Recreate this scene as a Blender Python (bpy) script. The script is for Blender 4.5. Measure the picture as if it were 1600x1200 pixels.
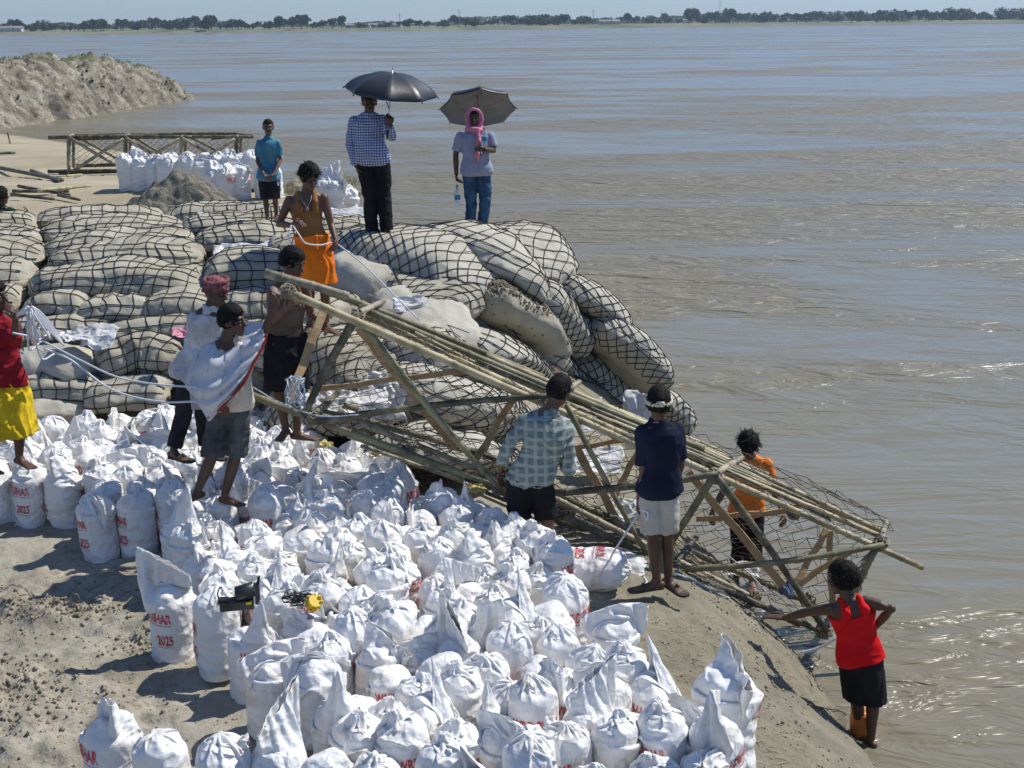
import bpy, bmesh, math, random
import numpy as np
from mathutils import Vector, Matrix, Quaternion
R = math.radians
random.seed(7); rng = np.random.default_rng(7)
scene = bpy.context.scene
for o in list(bpy.data.objects): bpy.data.objects.remove(o)
# ---------------- camera ----------------
CAMZ = 5.3; PITCH = 15.8; ROLL = -0.57; FPX = 2000.0
cam_d = bpy.data.cameras.new('camera'); cam = bpy.data.objects.new('camera', cam_d)
scene.collection.objects.link(cam); scene.camera = cam
cam_d.sensor_width = 36; cam_d.lens = FPX/1600*36; cam_d.clip_start = .1; cam_d.clip_end = 20000
CR = Matrix.Rotation(R(90-PITCH),3,'X') @ Matrix.Rotation(R(ROLL),3,'Z')
cam.matrix_world = Matrix.Translation((0,0,CAMZ)) @ CR.to_4x4()
# ---------------- sky, sun, exposure ----------------
SUN_EL = 52.0; SUN_AZ = 62.0            # azimuth clockwise from +Y (towards +X)
world = bpy.data.worlds.new('World'); scene.world = world; world.use_nodes = True
nt = world.node_tree; nt.nodes.clear()
sk = nt.nodes.new('ShaderNodeTexSky'); sk.sky_type = 'NISHITA'; sk.sun_disc = False
sk.sun_elevation = R(SUN_EL); sk.sun_rotation = R(SUN_AZ); sk.air_density = .75; sk.dust_density = .05; sk.ozone_density = 3.0
bg = nt.nodes.new('ShaderNodeBackground'); bg.inputs[1].default_value = .135
wo = nt.nodes.new('ShaderNodeOutputWorld')
tn = nt.nodes.new('ShaderNodeMix'); tn.data_type='RGBA'; tn.blend_type='MULTIPLY'; tn.inputs[0].default_value=1; tn.inputs[7].default_value=(.95,.97,1.02,1)
nt.links.new(sk.outputs[0], tn.inputs[6]); 
# the sky of the photograph is a deeper blue low over the land than the model's
ge = nt.nodes.new('ShaderNodeTexCoord'); sz = nt.nodes.new('ShaderNodeSeparateXYZ'); nt.links.new(ge.outputs['Generated'], sz.inputs[0])
er = nt.nodes.new('ShaderNodeValToRGB'); er.color_ramp.elements[0].position = 0; er.color_ramp.elements[0].color = (.41,.455,.555,1); er.color_ramp.elements[1].position = .42; er.color_ramp.elements[1].color = (1,1,1,1)
nt.links.new(sz.outputs['Z'], er.inputs[0])
tm = nt.nodes.new('ShaderNodeMix'); tm.data_type='RGBA'; tm.blend_type='MULTIPLY'; tm.inputs[0].default_value=1
nt.links.new(tn.outputs[2], tm.inputs[6]); nt.links.new(er.outputs[0], tm.inputs[7]); nt.links.new(tm.outputs[2], bg.inputs[0]); nt.links.new(bg.outputs[0], wo.inputs[0])
sd = bpy.data.lights.new('sun','SUN'); sd.energy = 4.3; sd.angle = R(.5); sd.color = (1,.965,.89)
sun = bpy.data.objects.new('sun', sd); scene.collection.objects.link(sun)
sv = Vector((math.sin(R(SUN_AZ))*math.cos(R(SUN_EL)), math.cos(R(SUN_AZ))*math.cos(R(SUN_EL)), math.sin(R(SUN_EL))))
sun.rotation_euler = sv.to_track_quat('Z','Y').to_euler(); sun.location = (20,20,40)
scene.view_settings.view_transform = 'Standard'; scene.view_settings.look = 'None'
scene.view_settings.exposure = 0.18; scene.view_settings.gamma = 1; scene.view_settings.use_curve_mapping = False
scene.render.engine = 'CYCLES'

# ---------------- coordinates read off the photograph ----------------
def ray(u, v):
    return (CR @ Vector(((u-800)/FPX, -(v-600)/FPX, -1))).normalized()
def PD(u, v, d):                         # point on the ray at world y = d
    r = ray(u, v); t = d/r.y
    return Vector((r.x*t, r.y*t, CAMZ+r.z*t))
def PZ(u, v, z):                         # point on the ray at height z
    r = ray(u, v); t = (z-CAMZ)/r.z
    return Vector((r.x*t, r.y*t, z))
# ---------------- numpy noise ----------------
def _h(ix, iy, iz, s):
    n = (ix*374761393 + iy*668265263 + iz*2147483647 + s*974634777) & 0xffffffff
    n = ((n ^ (n >> 13))*1274126177) & 0xffffffff
    n = ((n ^ (n >> 16))*2246822519) & 0xffffffff
    return ((n ^ (n >> 15)) & 0xffffff)/float(0xffffff)
def vnoise(p, s=0):
    p = np.asarray(p, dtype=np.float64)
    if p.shape[-1] == 2: p = np.concatenate([p, np.zeros(p.shape[:-1]+(1,))], -1)
    i = np.floor(p).astype(np.int64); f = p-i; f = f*f*(3-2*f)
    x,y,z = i[...,0],i[...,1],i[...,2]; fx,fy,fz = f[...,0],f[...,1],f[...,2]
    r = 0
    for dx in (0,1):
        for dy in (0,1):
            for dz in (0,1):
                w = (fx if dx else 1-fx)*(fy if dy else 1-fy)*(fz if dz else 1-fz)
                r = r + w*_h(x+dx, y+dy, z+dz, s)
    return r*2-1
def fbm(p, s=0, o=4, g=.5):
    p = np.asarray(p, dtype=np.float64); a = 1; t = 0; k = 0
    for q in range(o):
        t = t + a*vnoise(p*(2**q)+q*7.3, s+q); k += a; a *= g
    return t/k
def ridged(p, s=0, o=3):
    p = np.asarray(p, dtype=np.float64); a = 1; t = 0; k = 0
    for q in range(o):
        t = t + a*(1-np.abs(vnoise(p*(2**q)+q*3.1, s+q))*2); k += a; a *= .5
    return t/k
def sstep(x): x = np.clip(x,0,1); return x*x*(3-2*x)
# ---------------- scene helpers ----------------
COL = scene.collection
def tag(o, label=None, cat=None, group=None, kind=None):
    if label: o['label'] = label
    if cat: o['category'] = cat
    if group: o['group'] = group
    if kind: o['kind'] = kind
    return o
def empty(name, loc=(0,0,0), rz=0):
    o = bpy.data.objects.new(name, None); COL.objects.link(o); o.location = loc; o.rotation_euler = (0,0,rz)
    o.empty_display_size = .1
    return o
def link(name, me, parent=None, m=None, loc=None):
    o = bpy.data.objects.new(name, me); COL.objects.link(o)
    if m is not None and me is not None:
        me.materials.clear(); me.materials.append(m)
    if parent is not None: o.parent = parent
    if loc is not None: o.location = loc
    return o
def mesh_np(name, V, F, smooth=True):
    me = bpy.data.meshes.new(name)
    V = np.asarray(V, dtype=np.float32).reshape(-1,3); F = np.asarray(F, dtype=np.int32)
    me.vertices.add(len(V)); me.vertices.foreach_set('co', V.ravel())
    k = F.shape[1]; me.loops.add(F.size); me.loops.foreach_set('vertex_index', F.ravel())
    me.polygons.add(len(F)); me.polygons.foreach_set('loop_start', np.arange(0,F.size,k,dtype=np.int32))
    me.polygons.foreach_set('loop_total', np.full(len(F),k,dtype=np.int32))
    me.update(calc_edges=True); me.validate()
    if smooth: me.polygons.foreach_set('use_smooth', np.ones(len(me.polygons),dtype=bool))
    return me
def grid_faces(nr, nc, wrap=False, base=0):
    i = np.arange(nr-1)[:,None]; j = np.arange(nc if wrap else nc-1)[None,:]
    j2 = (j+1) % nc
    return (np.stack([i*nc+j, i*nc+j2, (i+1)*nc+j2, (i+1)*nc+j], -1).reshape(-1,4)+base)
def mesh_bm(name, bm, smooth=True):
    me = bpy.data.meshes.new(name); bm.to_mesh(me); bm.free()
    if smooth: me.polygons.foreach_set('use_smooth', np.ones(len(me.polygons),dtype=bool))
    return me
class Geo:                               # collects quads/tris as arrays
    def __init__(s): s.V=[]; s.F=[]; s.n=0
    def add(s, V, F):
        V = np.asarray(V,dtype=float).reshape(-1,3); s.V.append(V); s.F += [tuple(int(a)+s.n for a in f) for f in F]; s.n += len(V)
    def tube(s, pts, r, n=5, cap=True, squash=None):
        P = np.array([list(p) for p in pts], dtype=float); m = len(P)
        if m < 2: return
        rr = np.array(r if hasattr(r,'__len__') else [r]*m, dtype=float)
        T = np.gradient(P, axis=0); T /= np.linalg.norm(T,axis=1,keepdims=True)+1e-9
        up = np.array([0,0,1.0]) if abs(T[0][2])<.9 else np.array([1.0,0,0])
        N = []; nprev = np.cross(up,T[0]); nprev /= np.linalg.norm(nprev)
        for k in range(m):
            v = nprev - T[k]*np.dot(nprev,T[k]); v /= np.linalg.norm(v)+1e-9; N.append(v); nprev = v
        N = np.array(N); B = np.cross(T,N)
        a = np.linspace(0,2*np.pi,n,endpoint=False)
        sq = squash if squash else (1,1)
        V = P[:,None,:] + (N[:,None,:]*np.cos(a)[None,:,None]*sq[0] + B[:,None,:]*np.sin(a)[None,:,None]*sq[1])*rr[:,None,None]
        F = [tuple(f) for f in grid_faces(m,n,True)]
        if cap: F += [tuple(range(n-1,-1,-1)), tuple((m-1)*n+i for i in range(n))]
        s.add(V, F)
    def box(s, c, h, rot=None):
        c = np.array(c,dtype=float); V = np.array([[x,y,z] for x in(-1,1) for y in(-1,1) for z in(-1,1)],dtype=float)*np.array(h)
        if rot is not None: V = V @ np.array(rot).T
        s.add(V+c, [(0,1,3,2),(4,6,7,5),(0,4,5,1),(2,3,7,6),(0,2,6,4),(1,5,7,3)])
    def mesh(s, name, smooth=True):
        me = bpy.data.meshes.new(name)
        me.from_pydata(np.concatenate(s.V).tolist() if s.V else [], [], s.F)
        me.update()
        if smooth: me.polygons.foreach_set('use_smooth', np.ones(len(me.polygons),dtype=bool))
        return me
def cat_rom(pts, n=8):
    P = [Vector(p) for p in pts]; P = [P[0]*2-P[1]]+P+[P[-1]*2-P[-2]]; out = []
    for i in range(1,len(P)-2):
        for k in range(n):
            t = k/n; a,b,c,d = P[i-1],P[i],P[i+1],P[i+2]
            out.append(.5*((2*b)+(c-a)*t+(2*a-5*b+4*c-d)*t*t+(3*b-a-3*c+d)*t**3))
    out.append(P[-2]); return out
def copy_tree(o, parent=None):
    c = o.copy(); COL.objects.link(c)
    if parent is not None:
        c.parent = parent
    for ch in o.children: copy_tree(ch, c)
    return c
# ---------------- materials ----------------
def mat(name, c1, c2=None, scale=5, rough=.8, bump=0, bscale=None, stretch=(1,1,1), spec=.3, c3=None, lo=.35, hi=.65, detail=6, coord='Object', c3scale=None, c3lo=.55, c3hi=.7, bdist=.02, metal=0, sheen=0, transl=0):
    m = bpy.data.materials.new(name); m.use_nodes = True; t = m.node_tree; N = t.nodes; L = t.links
    b = N['Principled BSDF']; b.inputs['Roughness'].default_value = rough
    b.inputs['Specular IOR Level'].default_value = spec; b.inputs['Metallic'].default_value = metal
    b.inputs['Base Color'].default_value = (*c1,1)
    if sheen: b.inputs['Sheen Weight'].default_value = sheen
    tc = N.new('ShaderNodeTexCoord'); mp = N.new('ShaderNodeMapping'); mp.inputs['Scale'].default_value = stretch
    L.new(tc.outputs[coord], mp.inputs[0])
    oi = N.new('ShaderNodeObjectInfo'); ad = N.new('ShaderNodeVectorMath'); ad.operation='ADD'
    ml = N.new('ShaderNodeMath'); ml.operation='MULTIPLY'; ml.inputs[1].default_value = 37
    L.new(oi.outputs['Random'], ml.inputs[0]); L.new(mp.outputs[0], ad.inputs[0]); L.new(ml.outputs[0], ad.inputs[1])
    vec = ad.outputs[0]
    def noise(sc, det=detail, ro=.6):
        n = N.new('ShaderNodeTexNoise'); n.inputs['Scale'].default_value = sc; n.inputs['Detail'].default_value = det
        n.inputs['Roughness'].default_value = ro; L.new(vec, n.inputs['Vector']); return n
    out = None
    if c2:
        n = noise(scale); r = N.new('ShaderNodeValToRGB'); r.color_ramp.elements[0].position = lo; r.color_ramp.elements[1].position = hi
        r.color_ramp.elements[0].color = (*c1,1); r.color_ramp.elements[1].color = (*c2,1)
        L.new(n.outputs[0], r.inputs[0]); out = r.outputs[0]
        if c3:
            n2 = noise(c3scale or scale*.37); r2 = N.new('ShaderNodeMapRange'); r2.inputs[1].default_value = c3lo; r2.inputs[2].default_value = c3hi
            L.new(n2.outputs[0], r2.inputs[0]); mx = N.new('ShaderNodeMix'); mx.data_type='RGBA'
            L.new(r2.outputs[0], mx.inputs[0]); L.new(out, mx.inputs[6]); mx.inputs[7].default_value = (*c3,1); out = mx.outputs[2]
        L.new(out, b.inputs['Base Color'])
    if bump:
        n = noise(bscale or scale*3, 8, .65); bp = N.new('ShaderNodeBump'); bp.inputs['Strength'].default_value = bump; bp.inputs['Distance'].default_value = bdist
        L.new(n.outputs[0], bp.inputs['Height']); L.new(bp.outputs[0], b.inputs['Normal'])
    return m
# ======================= THE SETTING =======================
WL = [(3.4,2.0),(3.05,5.5),(2.85,7.2),(2.72,8.2),(2.55,9.2),(2.38,10.2),(2.2,11.3),(1.85,12.2),(1.6,13.4),(1.55,15.0),(1.7,16.0),(1.2,16.9),
      (0.3,17.6),(-0.7,18.4),(-1.6,20.5),(-2.6,23.5),(-4.6,28.5),(-7.0,36),(-9.5,44),(-14,53),(-21,62),(-26.5,68),(-40,74),(-90,80)]
LAND = WL + [(-90,-3),(3.6,-3)]
def sdist(x, y, poly):
    x = np.asarray(x,dtype=float); y = np.asarray(y,dtype=float)
    d = np.full(x.shape, 1e9); ins = np.zeros(x.shape,dtype=bool); n = len(poly)
    for i in range(n):
        ax,ay = poly[i]; bx,by = poly[(i+1)%n]; ex,ey = bx-ax,by-ay
        t = np.clip(((x-ax)*ex+(y-ay)*ey)/(ex*ex+ey*ey),0,1)
        d = np.minimum(d, np.hypot(x-ax-t*ex, y-ay-t*ey))
        c = ((ay>y)!=(by>y)) & (x < ex*(y-ay)/(by-ay+1e-12)+ax); ins ^= c
    return np.where(ins, d, -d)
def ground(x, y, fine=True):
    x = np.asarray(x,dtype=float); y = np.asarray(y,dtype=float)
    p = np.stack([x,y],-1)
    ys = np.interp(x,[-2.6,-.6,.6],[12.6,13.2,11.6])
    P = 1.05+np.interp(x,[-1,-.2,.6],[1.0,.45,.08])*sstep((y-ys)/2.0)
    P = P + np.interp(x,[-1,.8],[.5,.2])*sstep((y-15.5)/2.0)
    P = np.where(y>22, np.interp(y,[22,33,50,62,80],[2.6,1.6,.95,.5,.35]), P)
    P = P + fbm(p*.6,3)*.05
    w = np.interp(y,[9,12,14,17,22,60],[2.0,1.5,1.1,1.2,2.0,9])
    d = sdist(x+.09*fbm(p*1.3,11), y+.09*fbm(p*1.3,12), LAND)
    s = np.clip(d/w,0,1)
    z = np.where(d>0, P*(1-(1-s)**2.1), d*.6)
    if fine:
        rough = np.interp(x,[-2.2,-1.6],[1,.35])*np.interp(y,[9.3,10.2],[1,.3])
        # left foreground: trodden lumpy mud with broken clods
        z = z + rough*(.075*fbm(p*1.9,21)+.05*fbm(p*5.2,23)+.065*np.maximum(0,ridged(p*3.1,31)-.35)*(vnoise(p*1.1,5)>-.1))
        heap = np.exp(-(((x+3.55)/.62)**2+((y-7.3)/.55)**2)); heap2 = np.exp(-(((x+3.55)/.5)**2+((y-8.75)/.25)**2))
        cl = fbm(p*7,41,4,.6)
        z = z + heap*(.30+.16*cl)+heap2*(.10+.12*cl)
        z = z + .022*fbm(p*10,51)*rough + .007*fbm(p*24,52)
        # right bank: gullied mud with cracks
        edge = sstep((2.2-d)/1.5)*(d>0)*(y<13)
        z = z + (x>.3)*(y<11.5)*sstep(d/.3)*(.022*fbm(p*4.5,64)+.010*fbm(p*13,65)-.03*np.maximum(0,ridged(p*1.9,66)-.62)) + edge*(.06*fbm(p*3.3,61)+.02*fbm(p*9,62)-.04*np.maximum(0,ridged(np.stack([x*2.2+y*1.2,y*1.1],-1),71)-.55))
    return z
def axis(segs):
    out = []
    for a,b,st in segs: out += list(np.arange(a,b,st))
    return np.array(out+[segs[-1][1]])
gx = axis([(-90,-30,4),(-30,-12,1.0),(-12,-5,.25),(-5,3.4,.028),(3.4,6,.4)])
gy = axis([(-3,4,.5),(4,6.2,.08),(6.2,11.5,.028),(11.5,18,.08),(18,34,.2),(34,82,.8)])
GX,GY = np.meshgrid(gx,gy)
GZ = ground(GX,GY)
gme = mesh_np('ground', np.stack([GX,GY,GZ],-1), grid_faces(len(gy),len(gx)))
def ground_material():
    m = bpy.data.materials.new('sandy_mud'); m.use_nodes = True; t = m.node_tree; N = t.nodes; L = t.links
    b = N['Principled BSDF']; b.inputs['Specular IOR Level'].default_value = .15
    g = N.new('ShaderNodeNewGeometry'); sp = N.new('ShaderNodeSeparateXYZ'); L.new(g.outputs['Position'], sp.inputs[0])
    def noise(s,d=8,ro=.6,off=None):
        n = N.new('ShaderNodeTexNoise'); n.inputs['Scale'].default_value = s; n.inputs['Detail'].default_value = d; n.inputs['Roughness'].default_value = ro
        L.new(g.outputs['Position'], n.inputs['Vector']); return n
    def ramp(i, a, ca, b_, cb):
        r = N.new('ShaderNodeValToRGB'); e = r.color_ramp.elements; e[0].position=a; e[0].color=(*ca,1); e[1].position=b_; e[1].color=(*cb,1); L.new(i, r.inputs[0]); return r.outputs[0]
    def mix(f, a, c):
        x = N.new('ShaderNodeMix'); x.data_type='RGBA'; L.new(f,x.inputs[0])
        (L.new(a,x.inputs[6]) if not isinstance(a,tuple) else setattr(x.inputs[6],'default_value',(*a,1)))
        (L.new(c,x.inputs[7]) if not isinstance(c,tuple) else setattr(x.inputs[7],'default_value',(*c,1))); return x.outputs[2]
    def mr(i,a,b_,c=0,d=1):
        r = N.new('ShaderNodeMapRange'); L.new(i,r.inputs[0]); r.inputs[1].default_value=a; r.inputs[2].default_value=b_; r.inputs[3].default_value=c; r.inputs[4].default_value=d; return r.outputs[0]
    base = ramp(noise(1.7).outputs[0], .38,(.30,.27,.21), .62,(.43,.395,.325))
    base = mix(mr(noise(14,6,.7).outputs[0],.50,.68), base, (.20,.165,.115)); base = mix(mr(noise(1.1,9,.7).outputs[0],.54,.66), base, (.215,.18,.13))
    base = mix(mr(noise(.9,4).outputs[0],.5,.62), base, (.37,.345,.28))
    # right shoulder: browner, duller silt
    silt = ramp(noise(3.5,8,.7).outputs[0], .35,(.19,.17,.12), .65,(.275,.25,.185))
    base = mix(mr(sp.outputs['X'],.3,1.1), base, silt)
    sand = ramp(noise(.35,7,.6).outputs[0], .35,(.31,.265,.175), .65,(.44,.385,.275))
    base = mix(mr(sp.outputs['Y'],16.5,18.5), base, sand)
    base = mix(mr(sp.outputs['Z'],.16,.02), base, (.13,.11,.075))       # wet margin at the water
    L.new(base, b.inputs['Base Color'])
    L.new(mr(sp.outputs['Z'],.14,.0,.9,.35), b.inputs['Roughness'])
    n1 = noise(28,8,.7); n2 = noise(90,4,.6); n3 = noise(6,8,.7)
    b1 = N.new('ShaderNodeBump'); b1.inputs['Strength'].default_value=.7; b1.inputs['Distance'].default_value=.06; L.new(n3.outputs[0],b1.inputs['Height'])
    b2 = N.new('ShaderNodeBump'); b2.inputs['Strength'].default_value=.6; b2.inputs['Distance'].default_value=.012; L.new(n1.outputs[0],b2.inputs['Height']); L.new(b1.outputs[0],b2.inputs['Normal'])
    b3 = N.new('ShaderNodeBump'); b3.inputs['Strength'].default_value=.5; b3.inputs['Distance'].default_value=.004; L.new(n2.outputs[0],b3.inputs['Height']); L.new(b2.outputs[0],b3.inputs['Normal'])
    L.new(b3.outputs[0], b.inputs['Normal']); return m
M_ground = ground_material()
tag(link('ground', gme, m=M_ground), kind='structure')
# ---- eroded bank beyond the bay ----
MB = [(-60,58),(-38,64),(-27.5,68.5),(-26,78),(-25,88),(-23.8,98),(-26,105),(-32,116),(-60,122),(-90,120),(-90,60)]
bx = axis([(-70,-40,.8),(-40,-22,.16)]); by = axis([(58,66,.5),(66,104,.2),(104,124,.6)])
BX,BY = np.meshgrid(bx,by); bp_ = np.stack([BX,BY],-1)
gul = fbm(np.stack([BX*.35,BY*1.1],-1),5)
bd = sdist(BX+.9*gul+.35*fbm(bp_*1.7,8), BY+.6*gul, MB)
hp = 2.7+.55*fbm(bp_*.16,9)+.9*np.exp(-((bd-3.2)/2.0)**2)*np.clip(.4+fbm(bp_*.12,19)*1.6,0,1)
hp *= np.interp(BY,[90,97,99],[1,.9,.6])
BZ = np.where(bd>0, hp*(1-(1-np.clip(bd/3.4,0,1))**1.5), bd*.5)
BZ += (.42*np.maximum(0,ridged(np.stack([BX*.9,BY*1.7],-1),15))+.24*fbm(bp_*2.4,16))*sstep(bd/1.2)*np.interp(bd,[4,8],[1,.35])
bme = mesh_np('eroded_bank', np.stack([BX,BY,BZ],-1), grid_faces(len(by),len(bx)))
def bank_material():
    m = mat('eroded_earth',(.14,.12,.09),(.40,.36,.29),scale=1.1,rough=.95,bump=.9,bscale=3,coord='Object',c3=(.14,.115,.08),c3scale=1.6,bdist=.25,spec=.1)
    t = m.node_tree; N=t.nodes; L=t.links; b=N['Principled BSDF']; src=b.inputs['Base Color'].links[0].from_socket
    g=N.new('ShaderNodeNewGeometry'); n=N.new('ShaderNodeTexNoise'); n.inputs['Scale'].default_value=.13; n.inputs['Detail'].default_value=7
    L.new(g.outputs['Position'],n.inputs['Vector'])
    s1=N.new('ShaderNodeSeparateXYZ'); L.new(g.outputs['Normal'],s1.inputs[0])
    r1=N.new('ShaderNodeMapRange'); r1.inputs[1].default_value=.86; r1.inputs[2].default_value=.95; L.new(s1.outputs['Z'],r1.inputs[0])
    r2=N.new('ShaderNodeMapRange'); r2.inputs[1].default_value=.44; r2.inputs[2].default_value=.52; L.new(n.outputs[0],r2.inputs[0])
    mu=N.new('ShaderNodeMath'); mu.operation='MULTIPLY'; L.new(r1.outputs[0],mu.inputs[0]); L.new(r2.outputs[0],mu.inputs[1])
    mx=N.new('ShaderNodeMix'); mx.data_type='RGBA'; L.new(mu.outputs[0],mx.inputs[0]); L.new(src,mx.inputs[6]); mx.inputs[7].default_value=(.10,.135,.055,1); L.new(mx.outputs[2],b.inputs['Base Color'])
    return m
M_bank = bank_material()
tag(link('eroded_bank', bme, m=M_bank), kind='structure')
# grass on the bank
def blades(name, pts, h, m, n=5, w=.012, sp=.5):
    V=[];F=[];k=0
    for p in pts:
        for _ in range(n):
            a=random.random()*6.28; l=h*random.uniform(.5,1.2); dx,dy=math.cos(a),math.sin(a); ox,oy=random.gauss(0,.5*h),random.gauss(0,.5*h)
            bx_,by_=p[0]+ox,p[1]+oy
            V+=[(bx_-dy*w,by_+dx*w,p[2]-.02),(bx_+dy*w,by_-dx*w,p[2]-.02),(bx_+dx*l*sp,by_+dy*l*sp,p[2]+l)]
            F.append((k,k+1,k+2)); k+=3
    return link(name, mesh_np(name,V,F,False), m=m)
M_grass = mat('grass_green',(.07,.10,.03),(.14,.17,.06),scale=.8,rough=.7)
gp=[]
for _ in range(6000):
    i=random.randrange(len(by)); j=random.randrange(len(bx))
    if bd[i,j]>3.2 and BY[i,j]<104 and vnoise(np.array([[BX[i,j]*.16,BY[i,j]*.16]]),77)[0]>.12: gp.append((BX[i,j],BY[i,j],BZ[i,j]))
tag(blades('bank_grass',gp[:2600],.22,M_grass,4,.035), 'low green grass in patches on top of the eroded earth bank','grass',kind='stuff')
lv=[];lf=[];k=0
for _ in range(9000):
    i=random.randrange(len(by)-1); j=random.randrange(len(bx)-1)
    if bd[i,j]<.1 or BY[i,j]>106 or BX[i,j]<-44: continue
    c=Vector((BX[i,j]+random.uniform(-.1,.1),BY[i,j]+random.uniform(-.2,.2),BZ[i,j]+.02)); s_=random.uniform(.03,.075)+.20*random.random()**12
    for q in ((1,0,0),(-1,0,0),(0,1,0),(0,-1,0),(0,0,1)): lv.append(tuple(c+Vector(q)*s_*random.uniform(.6,1.3)))
    lf+=[(k,k+2,k+4),(k+2,k+1,k+4),(k+1,k+3,k+4),(k+3,k,k+4)]; k+=5
tag(link('bank_clods',mesh_np('bank_clods',lv,lf,False),m=M_bank),'crumbled lumps of earth all over the eroded bank across the bay','soil',kind='stuff')
# ---- river ----
def water_material():
    m = bpy.data.materials.new('muddy_water'); m.use_nodes=True; t=m.node_tree; N=t.nodes; L=t.links
    b=N['Principled BSDF']; b.inputs['IOR'].default_value=1.33; b.inputs['Specular IOR Level'].default_value=.5
    g=N.new('ShaderNodeNewGeometry')
    def mapped(sc,rz=0):
        mp=N.new('ShaderNodeMapping'); mp.inputs['Scale'].default_value=sc; mp.inputs['Rotation'].default_value=(0,0,R(rz)); L.new(g.outputs['Position'],mp.inputs[0]); return mp.outputs[0]
    def noise(v,s,d=4,ro=.55,dist=0):
        n=N.new('ShaderNodeTexNoise'); n.inputs['Scale'].default_value=s; n.inputs['Detail'].default_value=d; n.inputs['Roughness'].default_value=ro; n.inputs['Distortion'].default_value=dist; L.new(v,n.inputs['Vector']); return n.outputs[0]
    def mr(i,a,b_,c=0,d=1):
        r=N.new('ShaderNodeMapRange'); L.new(i,r.inputs[0]); r.inputs[1].default_value=a; r.inputs[2].default_value=b_; r.inputs[3].default_value=c; r.inputs[4].default_value=d; return r.outputs[0]
    def mul(a,b_):
        x=N.new('ShaderNodeMath'); x.operation='MULTIPLY'; L.new(a,x.inputs[0]); (L.new(b_,x.inputs[1]) if not isinstance(b_,(int,float)) else setattr(x.inputs[1],'default_value',b_)); return x.outputs[0]
    def add(a,b_):
        x=N.new('ShaderNodeMath'); x.operation='ADD'; L.new(a,x.inputs[0]); L.new(b_,x.inputs[1]); return x.outputs[0]
    big=noise(mapped((.016,.05,1),6),1,6,.62,.8)        # long current streaks
    mid=noise(mapped((.05,.12,1),14),1,6,.62,1.2)       # boils and rough patches
    sy=N.new('ShaderNodeSeparateXYZ'); L.new(g.outputs['Position'],sy.inputs[0])
    band=add(mr(sy.outputs['Y'],12,34,-.085,.0),mr(sy.outputs['Y'],55,110,.022,-.03))   # the fast current runs 30 to 70 m out
    ms=add(add(mul(big,.45),mul(mid,.55)),band)
    rp=mr(ms,.45,.545)       # 1 = choppy silty water, 0 = slick
    cr=N.new('ShaderNodeValToRGB'); e=cr.color_ramp.elements; e[0].position=.3; e[0].color=(.172,.158,.112,1); e[1].position=.7; e[1].color=(.228,.208,.150,1)
    L.new(add(mul(big,.5),mul(mid,.5)),cr.inputs[0])
    fo=noise(mapped((1.6,4.2,1),18),1,7,.75,1.5); fl=mul(mr(fo,.66,.72),mr(ms,.49,.55))
    fx_=N.new('ShaderNodeMix'); fx_.data_type='RGBA'; L.new(fl,fx_.inputs[0]); L.new(cr.outputs[0],fx_.inputs[6]); fx_.inputs[7].default_value=(.40,.38,.32,1)
    rm=N.new('ShaderNodeMix'); rm.data_type='RGBA'; rm.blend_type='MULTIPLY'; L.new(rp,rm.inputs[0]); L.new(fx_.outputs[2],rm.inputs[6]); rm.inputs[7].default_value=(.92,.86,.74,1)
    L.new(rm.outputs[2],b.inputs['Base Color'])
    L.new(mr(rp,0,1,.16,.40),b.inputs['Roughness'])
    w1=noise(mapped((.30,.85,1),16),1,3,.55,1.3)
    w2=noise(mapped((1.0,2.6,1),24),1,4,.6,1.0)
    w3=noise(mapped((4,9,1),-12),1,3,.6,.6)
    def bump(h,st,di,nrm=None):
        x=N.new('ShaderNodeBump'); x.inputs['Distance'].default_value=di; L.new(h,x.inputs['Height'])
        (L.new(st,x.inputs['Strength']) if not isinstance(st,(int,float)) else setattr(x.inputs['Strength'],'default_value',st))
        if nrm: L.new(nrm,x.inputs['Normal'])
        return x.outputs[0]
    n=bump(w1,mr(rp,0,1,.34,1.0),.40); n=bump(w2,mr(rp,0,1,.16,1.0),.22,n); n=bump(w3,mr(rp,0,1,.03,.4),.012,n)
    L.new(n,b.inputs['Normal']); return m
M_water=water_material()
wx=axis([(-3000,-400,400),(-400,-60,40),(-60,60,10),(60,400,40),(400,3000,400)]); wy=axis([(-40,0,10),(0,60,5),(60,400,20),(400,1800,100),(1800,3000,400)])
WX,WY=np.meshgrid(wx,wy)
tag(link('river_water',mesh_np('river_water',np.stack([WX,WY,WX*0],-1),grid_faces(len(wy),len(wx))),m=M_water),kind='structure')
# ---- far bank ----
FB=[(-3000,850),(-520,870),(-300,880),(-120,905),(60,960),(180,1040),(262,1130),(330,1120),(370,1010),(420,900),(520,850),(3000,700),(3000,2950),(-3000,2950)]
fx=axis([(-3000,-700,300),(-700,700,12),(700,3000,300)]); fy=axis([(690,1400,12),(1400,2950,150)])
FX,FY=np.meshgrid(fx,fy); fd=sdist(FX,FY,FB)
FZ=np.where(fd>0,1.4*sstep(fd/9)+1.1*sstep(fd/120)+.5*fbm(np.stack([FX,FY],-1)*.02,4),fd*.1)
M_far=mat('far_fields',(.09,.11,.05),(.20,.19,.11),scale=.02,rough=.95,stretch=(1,.35,1),c3=(.30,.27,.20),c3scale=.012,c3lo=.58,c3hi=.66)
tag(link('far_bank',mesh_np('far_bank',np.stack([FX,FY,FZ],-1),grid_faces(len(fy),len(fx))),m=M_far),kind='structure')
M_leaf=mat('far_foliage',(.035,.055,.02),(.08,.11,.04),scale=.3,rough=.8)
M_trunk=mat('tree_bark',(.10,.075,.05),(.16,.12,.08),scale=2,rough=.9)
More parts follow.
